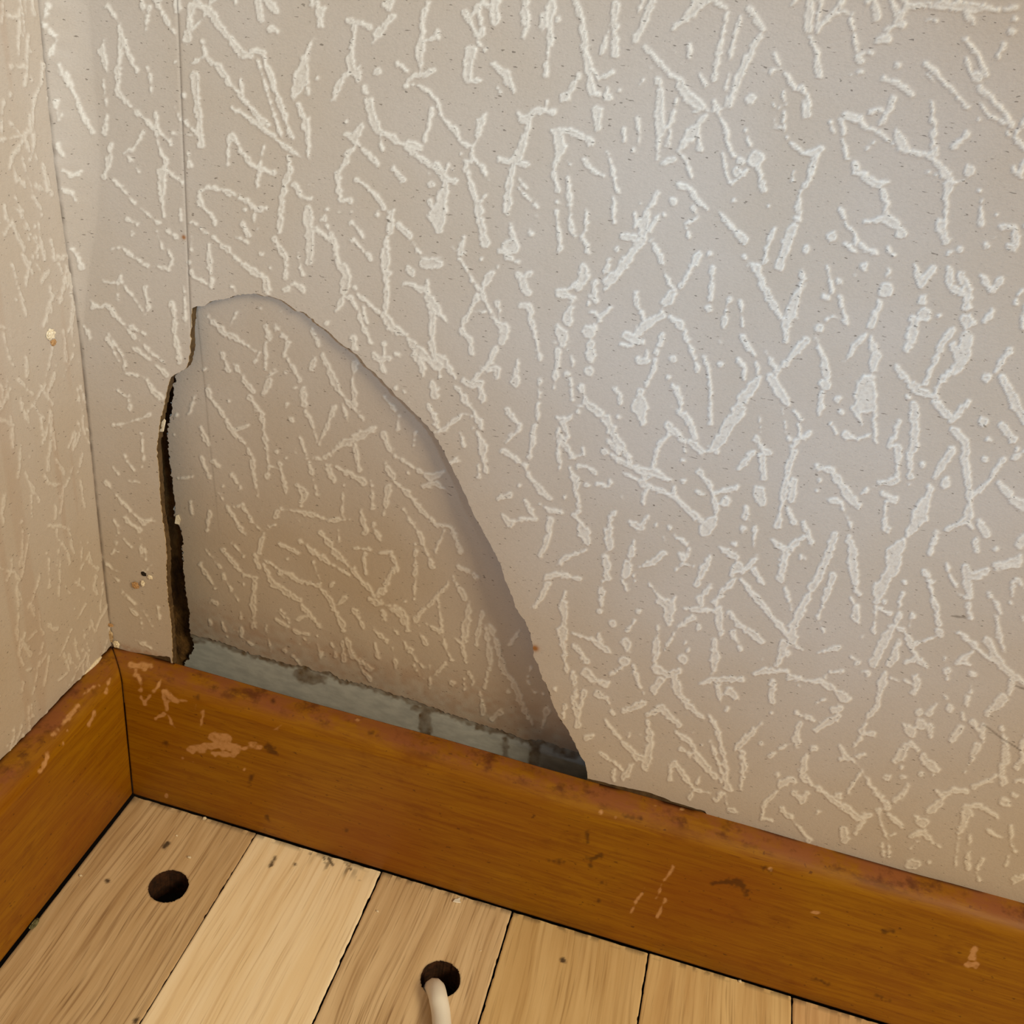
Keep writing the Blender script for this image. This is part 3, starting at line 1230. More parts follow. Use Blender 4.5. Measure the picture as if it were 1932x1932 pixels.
1742,1428,17 1764,1453,17
1762,1461,11
1736,1459,11
1672,1466,17
1701,1464,15
1621,1457,10 1610,1477,10
1876,1464,12 1849,1475,12
1914,1473,9 1932,1470,9
1932,1426,11 1916,1448,11
1605,1236,8 1619,1247,8 1610,1258,8
1625,1200,11
1909,1097,10 1909,1122,10
1918,1092,10 1932,1106,10
1878,1070,13 1923,1063,13
1907,1137,8
1929,1164,13
1637,1474,9 1653,1496,12 1675,1521,17
1675,1535,12 1700,1557,12
1656,1527,14 1662,1554,11 1673,1579,8
1664,1587,9 1667,1618,9
1675,1582,8 1678,1623,8
1686,1571,7 1673,1576,7
1593,1518,14 1618,1540,17 1640,1535,12
1620,1461,9 1598,1496,9
1582,1499,17
1626,1549,12 1612,1571,12
1590,1562,21 1593,1579,21
1711,1483,14 1689,1507,17
1821,1491,14 1796,1491,12 1780,1499,14
1769,1491,8 1777,1505,8
1772,1513,15 1750,1532,15
1725,1538,9 1752,1538,9
1739,1549,25
1717,1576,12 1741,1568,17 1761,1590,10 1772,1597,9
1717,1598,8 1728,1587,8
1876,1463,11 1838,1483,14
1819,1521,12 1846,1518,12 1879,1538,10
1825,1532,22 1813,1562,17
1807,1571,11 1802,1634,8
1830,1573,12 1830,1590,12
1825,1606,12 1825,1637,12
1860,1560,9 1874,1573,9 1890,1579,9
1907,1560,9 1907,1590,9 1915,1604,9
1901,1615,8 1898,1629,8
1854,1618,12 1843,1637,12
1843,1645,8 1845,1659,8
1752,1624,9
1725,1629,25 1703,1631,11
1896,1513,25
1912,1499,19
1912,1656,14
1931,1648,11 1915,1664,11
1543,1527,14
1496,1565,8
204,638,10 222,674,10 240,703,10 272,710,10 294,739,10 312,757,10
254,656,9 287,681,9 316,707,9
222,736,9 243,750,9 247,775,9
214,801,9 240,797,9 283,783,9
269,819,8 272,855,8 269,884,8
236,859,9 254,888,9
214,880,8 225,895,8
240,906,7 262,909,7
200,909,9 229,942,9 251,967,9 272,986,9 291,982,9
218,982,9 225,1007,9
236,975,9 265,1000,9
222,1022,8 214,1043,8
265,1018,9 269,1043,9
233,1116,9 254,1138,9
272,1152,8 287,1181,8
207,1080,8 222,1094,8
272,1080,8 287,1065,8
166,1047,7 186,1041,7 197,1057,7 215,1075,7 233,1080,7
207,1031,6 225,1041,6
256,1207,7 274,1215,7 292,1225,7
267,1166,6 269,1192,6
243,1145,6 259,1160,6
233,1016,6 248,1031,6
298,1145,7 303,1166,7
274,1031,6 277,1054,6
"""
FRAG_STROKES="""
392,596,7 417,620,18
417,623,10 454,641,10 483,663,10
450,587,9 436,609,9
464,576,7
493,580,10
530,587,9
501,616,12 508,638,11
501,645,8 501,696,8
522,616,11 541,638,11
544,645,12 537,670,12
542,678,9 555,696,12 566,717,7
539,703,9
490,663,9 483,681,9
504,710,11 519,703,11
508,717,16 497,743,10
421,667,9 432,699,9
446,688,11 461,717,11 479,739,11
472,750,12 497,783,12
385,696,8
392,732,8 396,750,10 417,775,9 439,812,9
439,812,9 468,803,9
432,757,10
367,750,11 359,779,14
439,815,9 461,833,9 479,866,9
497,790,12 501,826,12
501,826,9 508,877,9 526,884,9
508,880,8 504,899,8
528,873,10 537,909,10
555,732,9
573,732,11 575,761,22
542,761,11
551,790,16
577,772,9 591,801,9 599,833,9
631,768,14 617,804,12 602,837,8
591,623,12 602,652,12
595,674,10 589,694,10
609,670,13 635,725,16
638,732,12 653,754,12 686,790,12
642,746,7 657,793,7
671,681,10 666,717,13 671,772,9
564,815,7 579,859,7
580,864,8 609,866,8 646,837,12 682,822,22 707,808,10
584,870,8 599,931,8
522,851,8
559,851,9
541,862,7
620,880,11 631,909,11
671,837,7 678,884,11
635,880,10 689,909,14
700,906,11 704,953,11
727,750,7 747,775,11
751,783,9 751,808,9
725,819,14 736,848,14
727,873,11 740,895,18
733,917,16 725,967,10
783,815,9 780,848,9
747,859,10 780,880,12 816,899,16 838,888,10
801,917,10 823,909,10 849,928,10
772,891,8
747,909,8 772,931,14 801,967,12 823,989,11 852,993,10 870,1040,12
838,1000,9 823,1040,9
762,960,7 794,1011,11 816,1069,10
649,913,8 646,975,8
638,993,8 640,1022,8
682,960,11 689,1004,14
671,1033,10 700,1036,10
704,989,10 718,1018,10
689,1040,10 689,1080,10
707,1043,7 736,1040,12 754,1076,9
555,975,7 570,986,7
533,960,10 580,967,12 620,980,10 660,980,7
439,895,12 454,920,8
403,870,9 414,879,9
475,870,12 483,913,9 495,964,7
421,917,11
562,913,12 573,931,18 570,953,11
537,913,8 541,935,8
414,931,9 432,960,9 461,1007,9
443,957,8 457,949,8 475,982,8 493,1000,8 519,989,8
519,975,9 526,964,9
396,967,11 392,1000,9
436,1022,9 461,1047,9
421,1036,9 457,1080,9
461,1083,9 481,1091,11 477,1149,12
497,1004,9 490,1043,9
483,1047,8 490,1069,8
528,1025,10 562,1043,10
566,1018,9 595,1043,14 628,1065,9
606,1004,10 635,1043,14 667,1076,12 704,1116,12
628,1065,9 660,1083,9
497,1054,9 522,1069,11 533,1080,14
497,1062,7 515,1101,11 566,1130,12
541,1054,9
537,1080,10 570,1098,10 606,1105,10
591,1058,8 606,1098,8
570,1141,10 602,1181,10
555,1167,8 580,1163,8
522,1167,10 548,1185,10
526,1152,7 548,1174,7
609,1112,10 631,1145,13 649,1188,12
653,1127,11 635,1141,11
631,1098,7 624,1105,7
667,1149,9 686,1181,9
740,1076,11 722,1116,13
700,1130,11 729,1141,11 762,1156,14 769,1188,12
718,1112,14 707,1123,14
765,1134,9
722,1167,7
783,1029,9 785,1076,11 782,1130,5
845,1101,9 816,1134,12 791,1159,9
827,1134,9 834,1188,9
856,1087,7 878,1130,11
867,1069,12 899,1087,12
359,946,7 363,967,7
381,804,10 392,837,10
334,783,7
330,819,7
381,862,9 396,899,9
338,902,6 363,899,6
388,1036,7 417,1069,7
378,1062,8 407,1109,8
421,1083,8 450,1134,8
399,1134,7 421,1141,7
461,1101,7
480,1147,9 479,1180,14
501,1178,8 509,1214,8 511,1229,8
530,1149,8 550,1172,8
522,1167,7 535,1175,7
545,1183,10 563,1193,10 581,1196,10
566,1214,7
573,1201,7 581,1211,7
597,1198,8
599,1214,12 607,1237,12
537,1227,12
553,1237,7 566,1253,7
669,1149,7 687,1183,7
698,1175,7 711,1191,10 726,1209,9
708,1214,9 716,1245,9
654,1204,10 664,1235,13 700,1263,14
674,1248,9 698,1281,9
646,1211,7 649,1245,7
625,1211,6 633,1237,6
454,1154,6 457,1198,6
436,1183,6 475,1216,6
418,1167,6 429,1201,6
395,1170,6 400,1180,6
700,1136,10 726,1141,10 754,1157,14 767,1183,9
723,1152,9 726,1170,9
785,1165,9 791,1180,9
791,1191,9 804,1214,9
804,1175,8 829,1191,8
832,1167,8 840,1219,9 853,1245,7
741,1183,9 767,1216,9 785,1245,9 798,1258,9
705,1188,12 731,1209,12
708,1214,8 716,1248,8
741,1222,10 749,1260,10
780,1250,8 796,1279,8
811,1255,6 811,1297,6
840,1253,9 819,1273,9
858,1201,7 871,1216,12 880,1248,7
886,1134,10 881,1165,18 876,1206,16
910,1157,9 904,1185,12 899,1214,9
915,1178,10 923,1219,10
923,1224,13 925,1260,13
920,1268,10 915,1297,10
881,1255,7
884,1266,10 894,1289,10
876,1281,7 876,1302,7
853,1289,10
925,1178,10 941,1219,13 948,1258,16 969,1286,13 982,1320,16 1005,1367,10
982,1188,12 964,1214,12
1003,1253,7 995,1281,7 1008,1304,7 1031,1310,7
1034,1333,13 1023,1374,13
959,1304,12
943,1343,14 930,1354,14
907,1307,12 912,1346,12
"""
BASE_MARKS="""
L 260,1273,4 266,1294,4 266,1317,4 273,1328,4
L 273,1325,4 297,1297,4 304,1281,4
L 307,1304,5 315,1333,5 315,1346,5 293,1354,5
L 315,1346,3 328,1369,3 334,1378,3
L 312,1325,5 335,1320,5 354,1323,5
L 310,1307,10 335,1323,10
L 383,1343,3 382,1359,3 377,1373,3
L 369,1328,2 369,1343,2
L 517,1377,3 530,1369,3
L 344,1431,4
L 364,1438,3
L 454,1433,2
L 460,1453,4
L 361,1413,16 395,1408,16 426,1405,16 449,1413,16
L 403,1392,18 429,1395,18
L 405,1421,8 442,1425,8
L 457,1413,7 475,1405,7 491,1409,7
L 312,1501,4
L 674,1359,5
L 248,1255,10 274,1258,13 285,1255,5
L 256,1264,7 254,1274,7
L 149,1331,5 124,1360,5 98,1386,5
L 179,1344,4 168,1367,4
L 91,1419,6 83,1445,6 75,1455,6
L 119,1401,5
L 127,1378,4
L 207,1280,3 199,1305,3
L 155,1311,4 186,1290,4
L 1271,1635,2 1248,1670,2 1238,1696,2
L 1271,1635,4 1267,1642,4
L 1216,1678,3 1202,1700,3 1190,1722,3
L 1256,1697,2 1240,1730,2
L 1134,1531,5
L 1161,1542,3
L 1452,1640,4
L 1237,1521,3
L 1284,1527,4 1289,1527,4
D 1110,1620,7 1124,1618,9 1135,1612,4
D 1113,1633,4
D 1344,1668,4 1369,1664,9 1396,1666,12 1410,1686,7
D 1138,1666,6
D 1128,1700,6
D 1109,1571,4 1107,1590,4
D 1176,1540,4 1209,1545,4
D 1036,1623,4 1061,1627,4
L 1535,1720,6 1545,1722,6
L 1839,1788,7 1835,1807,14
L 1827,1820,11 1841,1820,11
D 1668,1757,6 1686,1757,6
D 1411,1681,7
D 1441,1637,4 1458,1645,4
D 1535,1846,3 1562,1857,3
D 1653,1876,3 1678,1887,3
D 372,1315,8
D 506,1408,16 519,1421,9
D 517,1323,7
D 700,1382,5
D 312,1402,8
D 475,1462,5 470,1478,5
D 504,1540,4 509,1550,4
D 654,1566,7
"""

# ------------------------------------------------------------------ strokes of the embossed paper
def random_strokes(cv, x0, y0, x1, y1, n, skip, seed, k=1.0, lean=0.0):
    r = np.random.default_rng(seed)
    for _ in range(n):
        x = r.uniform(x0, x1); y = r.uniform(y0, y1)
        if skip and skip(x, y): continue
        if r.random() < 0.25:
            cv.stroke(np.array([[x, y, r.uniform(8, 14) * k]])); continue
        a = r.normal(0, 0.45) + lean; L = r.uniform(30, 110) * k; w = r.uniform(8, 15) * k
        pts = [[x, y, w]]; 
        for _ in range(3):
            a += r.normal(0, 0.25); x += math.sin(a) * L / 3; y += math.cos(a) * L / 3
            pts.append([x, y, w * r.uniform(0.7, 1.4)])
        cv.stroke(np.array(pts))

def relief_of(D, nx, ny, seed, edge=2.0):
    wob = (value_noise(nx / 12, ny / 12, seed + 2) - 0.5) * 6.0 + (value_noise(nx / 5, ny / 5, seed) - 0.5) * 5.5
    d = D + wob + 1.7
    t = np.clip((edge - d) / (2 * edge), 0, 1); t = t * t * (3 - 2 * t)
    rim = np.exp(-((d + 2.4) / 1.8) ** 2)
    pit = value_noise(nx / 3.4, ny / 3.4, seed + 5); pit = np.clip((pit - 0.5) / 0.3, 0, 1) * (1 - rim)
    return t * (0.60 + 0.36 * rim) * (1 - 0.5 * pit), t * (0.70 + 0.45 * rim) * (1 - 0.45 * pit)

wallcv = Canvas(-700, -1100, 4200, 2500)
for k, p in parse(WALL_STROKES): wallcv.stroke(p)
for P in ([(270, 110), (330, 200), (300, 300)], [(340, 330), (380, 440)], [(340, 740), (370, 810)], [(370, 880), (400, 910), (440, 890)], [(360, 970), (400, 1000), (430, 1060)], [(290, 20), (275, 90)],
          [(400, 1290), (440, 1390)], [(470, 1560), (520, 1600), (560, 1590)], [(440, 1690), (470, 1760)], [(330, 520), (345, 610)]):
    wallcv.stroke(np.array([(x / 2.76, y / 2.76, 9) for x, y in P]))
random_strokes(wallcv, -680, -1080, 4180, 2480, 4600, lambda x, y: -10 < x < 1940 and -10 < y < 1940, 11)
fragcv = Canvas(200, 400, 1300, 1700)
for k, p in parse(FRAG_STROKES): fragcv.stroke(p)
markcv = {'L': Canvas(-200, 900, 2200, 2300), 'D': Canvas(-200, 900, 2200, 2300)}
for k, p in parse(BASE_MARKS): markcv[k].stroke(p)

# ------------------------------------------------------------------ outlines read from the photograph, put on the wall plane
HOLE_PX = [(327, 1275), (326, 1235), (324, 1186), (318, 1132), (315, 1091), (316, 1050), (313, 1019), (307, 981), (303, 947), (300, 886), (297, 845),
           (300, 817), (304, 790), (310, 766), (316, 738), (322, 715), (331, 706), (340, 702), (352, 694), (357, 682), (360, 660), (361, 645), (360, 627),
           (362, 600), (363, 581), (372, 577), (388, 576), (395, 571), (403, 567), (418, 564), (432, 562), (441, 558), (450, 555), (464, 555), (479, 553),
           (494, 556), (508, 557), (520, 561), (535, 567), (548, 576), (562, 587), (579, 592), (599, 610), (620, 625), (631, 636), (649, 652),
           (675, 668), (689, 687), (711, 706), (729, 725), (747, 746), (763, 758), (780, 775), (801, 797), (820, 819), (834, 841), (849, 873),
           (863, 902), (881, 938), (896, 975), (912, 1003), (930, 1035), (945, 1065), (955, 1098), (967, 1123), (974, 1147), (992, 1172),
           (1000, 1191), (1005, 1214), (1007, 1237), (1016, 1253), (1021, 1271), (1034, 1299), (1044, 1328), (1057, 1356), (1070, 1374),
           (1086, 1403), (1096, 1426), (1104, 1436), (1108, 1455), (1109, 1490), (1000, 1600), (500, 1500)]
def px_poly(px, fn, ax):
    a = np.array(px, float); q = fn(a[:, 0], a[:, 1]); return [tuple(r) for r in q[:, ax]]
hole = px_poly(HOLE_PX, on_back, [0, 2])
hole_b = roughen(hole, 0.0012, 0.00028, 3)
hole_p = roughen(hole, 0.0012, 0.00022, 5)
PAPER_END_PX = [(205, 1232), (225, 1233), (250, 1229), (290, 1235), (322, 1239), (330, 1300), (1090, 1520), (1109, 1467), (1150, 1478), (1193, 1487), (1228, 1495),
                (1275, 1513), (1330, 1529), (1335, 1537), (1385, 1549), (1440, 1565), (1532, 1592), (1700, 1640), (1932, 1708), (2060, 1746)]
pe = px_poly(PAPER_END_PX, on_back, [0, 2])
XMAX, ZMAX = 0.85, 0.82
paper_outline = [(-0.0004, pe[0][1])] + pe + [(XMAX, pe[-1][1]), (XMAX, ZMAX), (-0.0004, ZMAX)]
paper_outline = roughen(paper_outline, 0.002, 0.00018, 9)

SEAM = 0.05814
seam_top = on_back(np.array([336.0]), np.array([0.0]))[0]; seam_low = on_back(np.array([359.5]), np.array([570.0]))[0]
def seam_x(z):
    return seam_low[0] + (seam_top[0] - seam_low[0]) * (z - seam_low[2]) / (seam_top[2] - seam_low[2])

def bulge(x, z):
    """paper bowed over the corner, fading out lower down"""
    k = np.clip((z - 0.265) / 0.12, 0, 1); k = k * k * (3 - 2 * k)
    w = 0.0195 * k + 1e-5
    t = np.clip(x / w, 0, 1)
    return k * 0.0060 * (1 - t) ** 1.35 * (1 + 0.10 * (value_noise(z * 260, x * 120, 21) - 0.5))

def wall_relief(u, v):
    p = np.stack([u, np.zeros_like(u), v], -1)
    x, y = project(p)
    D = wallcv.sample(x, y)
    return relief_of(D, x, y, 31)

def wall_paper_map(u, v):
    t, h = wall_relief(u, v)
    near = np.abs(u - seam_x(v))
    groove = np.exp(-(near / 0.0005) ** 2) * (v > 0.3) * 0.00035
    hump = (value_noise(u * 25, v * 25, 41) - 0.5) * 0.0008 + (value_noise(u * 700, v * 700, 43) - 0.5) * 0.00006
    y = -0.0006 - h * 0.00042 + groove + hump * 0.6 - bulge(u, v)
    return np.stack([u, y, v], -1)

def gauss(u, v, c, r): return np.exp(-(((u - c[0]) ** 2 + (v - c[1]) ** 2) / r ** 2))
spot_rust = on_back(np.array([348.0, 1010.0]), np.array([447.0, 1222.0]))
scr = Canvas(1700, 1000, 2100, 1500)
for P in ([(1795, 1161, 2), (1820, 1164, 3)], [(1855, 1364, 2), (1885, 1388, 2), (1924, 1413, 2)], [(1915, 1292, 2), (1935, 1300, 3)]): scr.stroke(np.array(P, float))
def wall_paper_attr(u, v):
    t, h = wall_relief(u, v)
    near = np.abs(u - seam_x(v))
    mark = np.exp(-(near / 0.00030) ** 2) * (v > 0.3) * 0.62
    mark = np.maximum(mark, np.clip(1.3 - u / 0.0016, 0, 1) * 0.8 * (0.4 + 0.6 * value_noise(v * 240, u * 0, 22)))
    x, y = project(np.stack([u, np.zeros_like(u), v], -1))
    mark = np.maximum(mark, np.clip(1 - scr.sample(x, y), 0, 1) * 0.6)
    rust = gauss(u, v, spot_rust[0][[0, 2]], 0.0009) + gauss(u, v, spot_rust[1][[0, 2]], 0.0018)
    rust = rust + 0.55 * np.exp(-((v - 0.101) / 0.003) ** 2) * (u < 0.036) * value_noise(u * 600, v * 600, 5)
    return {'relief': t, 'mark': mark, 'rust': np.clip(rust * 1.3, 0, 1)}

# ------------------------------------------------------------------ back wall
board_outline = [(-0.004, 0.02), (XMAX, 0.02), (XMAX, ZMAX), (-0.004, ZMAX)]
wall_back = plate('wall_back', spread(-0.004, XMAX, 0.0, 0.30, 0.0015, 0.01), spread(0.02, ZMAX, 0.06, 0.36, 0.0015, 0.01),
                  lambda u, v: np.stack([u, np.full_like(u, 0.0), v], -1), board_outline, [hole_b], 0.0036, (0, 1, 0), [BOARD, BOARD])
tag(wall_back, kind='structure')
wp = plate('wallpaper', np.unique(np.concatenate([[-0.0004], np.arange(0, 0.41, 0.00055), np.arange(0.41, 0.535, 0.00068), np.arange(0.535, XMAX + 0.001, 0.0012)])), spread(0.07, ZMAX, 0.07, 0.485, 0.00058, 0.0014),
           wall_paper_map, paper_outline, [hole_p], 0.0005, (0, 1, 0), [PAPER, PAPER_EDGE], wall_paper_attr, wall_back)

def box(name, lo, hi, mat, parent=None, bev=0.0):
    bm = bmesh.new(); bmesh.ops.create_cube(bm, size=1.0)
    for v in bm.verts:
        for i in range(3): v.co[i] = lo[i] + (v.co[i] + 0.5) * (hi[i] - lo[i])
    if bev: bmesh.ops.bevel(bm, geom=bm.edges[:], offset=bev, segments=2, affect='EDGES')
    me = bpy.data.meshes.new(name); bm.to_mesh(me); bm.free(); me.materials.append(mat)
    o = bpy.data.objects.new(name, me); COL.objects.link(o)
    if parent: o.parent = parent
    return o
box('cavity_lining', (-0.02, 0.075, -0.05), (XMAX, 0.09, ZMAX), CAVITY, wall_back)
box('stud', (-0.004, 0.0345, -0.02), (0.046, 0.074, ZMAX), STUD, wall_back)

# ------------------------------------------------------------------ broken piece of board
FRAG_PX = [(345, 1290), (351, 1248), (362, 1232), (366, 1215), (359, 1193), (358, 1152), (352, 1120), (349, 1094), (347, 1050), (344, 1002), (331, 975), (330, 940),
           (324, 893), (320, 858), (317, 811), (325, 776), (327, 739), (335, 705), (342, 680), (344, 620), (346, 560), (380, 530), (470, 500), (560, 530), (700, 640),
           (850, 800), (950, 950), (1030, 1120), (1090, 1280), (1150, 1420), (1170, 1530), (1000, 1600), (500, 1500), (340, 1420)]
fp = px_poly(FRAG_PX, on_frag, [0, 2])
fz = [max(z, 0.03) for _, z in fp]
frag_poly = roughen([(x, z) for (x, _), z in zip(fp, fz)], 0.0011, 0.0006, 15)
FP_END_PX = [(340, 1190), (361, 1196), (395, 1203), (431, 1216), (483, 1235), (555, 1254), (576, 1255), (597, 1266), (623, 1266), (643, 1281),
             (690, 1291), (731, 1305), (778, 1320), (837, 1341), (894, 1361), (959, 1382), (992, 1395), (1023, 1395), (1062, 1410), (1093, 1417), (1190, 1450)]
fe = px_poly(FP_END_PX, on_frag, [0, 2])
fpaper = [q for q in fp if q[1] > 0]
k0 = 3
upper = [fp[i] for i in range(4, 29)]
frag_paper_poly = roughen(fe[1:-1] + [fp[29]] + upper[::-1], 0.0012, 0.0005, 17)
gluecv = Canvas(200, 1100, 1300, 1600)
for P in ([(x, y + 3, 11) for x, y in FP_END_PX], [(566, 1272, 26), (590, 1278, 28), (608, 1282, 18)], [(785, 1336, 16), (800, 1342, 14)],
          [(801, 1340, 22), (803, 1390, 24)], [(850, 1348, 14), (862, 1350, 10)], [(900, 1372, 10), (925, 1378, 9)], [(953, 1398, 12), (953, 1440, 14)],
          [(1008, 1394, 18), (1008, 1440, 20)], [(1050, 1415, 14), (1085, 1424, 16)], [(362, 1204, 14), (385, 1212, 8)], [(330, 1240, 26), (345, 1225, 16)]):
    gluecv.stroke(np.array(P, float))
def frag_map(u, v): return np.stack([u, frag_y(u, v) + (value_noise(u * 40, v * 40, 61) - 0.5) * 0.0006, v], -1)
def glue_attr(u, v):
    x, y = project(np.stack([u, frag_y(u, v), v], -1))
    d = gluecv.sample(x, y) + (value_noise(x / 6, y / 6, 71) - 0.5) * 7
    return {'glue': np.clip(0.5 - d / 5.0, 0, 1) * (0.45 + 0.5 * value_noise(x / 9, y / 9, 72))}
fn = np.array([-KX, 1.0, FK]) / math.sqrt(1 + FK ** 2 + KX ** 2)
frag = plate('broken_wallboard_piece', np.arange(0.012, 0.31, 0.0007), np.arange(0.026, 0.36, 0.0007), frag_map, frag_poly, [], 0.0036, fn, [GREY, BOARD], glue_attr)
tag(frag, 'broken piece of papered wallboard pushed back inside the hole above the skirting', 'wallboard piece')
def frag_rel(u, v):
    x, y = project(np.stack([u, frag_y(u, v), v], -1)); return relief_of(fragcv.sample(x, y), x, y, 37)
def frag_paper_map(u, v):
    t, h = frag_rel(u, v)
    return frag_map(u, v) - fn * (0.0005 + h * 0.00038 + (value_noise(u * 700, v * 700, 47) - 0.5) * 0.00005)[:, None]
def frag_seam(v):
    return SEAM + 0.0004
def frag_attr(u, v):
    t, h = frag_rel(u, v); near = np.abs(u - seam_x(v))
    mark = np.exp(-(near / 0.0003) ** 2) * np.clip((v - 0.17) / 0.05, 0, 1) * 0.45
    rust = 0.35 * np.clip(1 - (v - 0.115) / 0.02, 0, 1) * value_noise(u * 300, v * 300, 77)
    return {'relief': t * 0.9, 'mark': mark, 'rust': rust}
plate('wallpaper', np.arange(0.012, 0.31, 0.00055), np.arange(0.08, 0.36, 0.00055), frag_paper_map, frag_paper_poly, [], 0.0005, fn, [PAPER, PAPER_EDGE], frag_attr, frag)

# ------------------------------------------------------------------ left wall
leftcv = Canvas(-60, -60, 2900, 3800)       # 0.2 mm units: (-y, ZMAX - z)
random_strokes(leftcv, -50, 0, 2850, 3700, 3500, None, 23, 0.85, 0.0)
for P in ([(10, 75), (90, 90)], [(95, 40), (90, 280)], [(50, 345), (130, 345)], [(215, 340), (210, 430), (170, 520), (160, 680), (90, 710), (0, 725)],
          [(60, 1160), (120, 1300)], [(60, 1150), (20, 1220)], [(60, 850), (80, 940)], [(95, 930), (120, 960)], [(150, 1370), (130, 1480)],
          [(230, 940), (240, 1000)], [(180, 970), (230, 990)], [(260, 1250), (280, 1350)], [(60, 1380), (130, 1640)]):
    a = np.array(P, float) / 2.76; q = on_left(a[:, 0], a[:, 1])
    leftcv.stroke(np.stack([-q[:, 1] / 0.0002, (ZMAX - q[:, 2]) / 0.0002, np.full(len(q), 11.0)], -1))
for P in ([(280, 330), (230, 500), (200, 560)], [(120, 430), (150, 520)], [(430, 230), (420, 480)], [(170, 750), (130, 920)], [(510, 730), (430, 910)], [(280, 960), (230, 1190)],
          [(330, 900), (270, 1010), (180, 1020)], [(570, 360), (560, 400)], [(250, 740), (200, 800)], [(480, 1040), (420, 1090)], [(620, 540), (560, 640)], [(200, 30), (150, 330)]):
    a = np.array(P, float) / 3.864 + [0, 1000]; q = on_left(a[:, 0], a[:, 1])
    leftcv.stroke(np.stack([-q[:, 1] / 0.0002, (ZMAX - q[:, 2]) / 0.0002, np.full(len(q), 10.0)], -1))
YMAX = 0.55
lwz = px_poly([(0, 1424), (100, 1322), (190, 1232), (204, 1222)], on_left, [1, 2])
def left_rel(u, v):
    x = u / 0.0002; y = (ZMAX - v) / 0.0002
    return relief_of(leftcv.sample(x, y), x, y, 53, 2.4)
def left_map(u, v):
    t, h = left_rel(u, v)
    x = 0.0004 + h * 0.00040 + (value_noise(u * 30, v * 12, 55) - 0.5) * 0.0012 + (value_noise(u * 500, v * 500, 57) - 0.5) * 0.00008
    return np.stack([x, -u, v], -1)
def left_attr(u, v):
    t, h = left_rel(u, v)
    edge = np.clip(1 - u / 0.0016, 0, 1)
    mark = np.clip(1 - np.abs(u - 0.0005) / 0.0006, 0, 1) * 0.7 * (value_noise(v * 130, u * 0, 58) > 0.25)
    stk = ramp_np(value_noise(u * 180, v * 14, 59), 0.62, 0.85) * 0.12
    return {'relief': t * 0.62, 'mark': mark, 'rust': np.clip(edge * 0.25 + stk, 0, 1)}
def ramp_np(x, a, b):
    t = np.clip((x - a) / (b - a), 0, 1); return t * t * (3 - 2 * t)
wall_left = box('wall_left', (-0.05, -YMAX, 0.0), (0.0, 0.004, ZMAX), BOARD); tag(wall_left, kind='structure')
left_poly = roughen([(-0.0003, 0.1012), (0.02, 0.1008), (0.045, 0.1012), (0.06, 0.1005), (YMAX, 0.1005), (YMAX, ZMAX), (-0.0003, ZMAX)], 0.002, 0.00022, 63)
plate('wallpaper', spread(0, YMAX, 0, 0.10, 0.0006, 0.0018), spread(0.09, ZMAX, 0.09, 0.5, 0.0007, 0.002), left_map, left_poly, [], 0.0005, (-1, 0, 0), [PAPER, PAPER_EDGE], left_attr, wall_left)

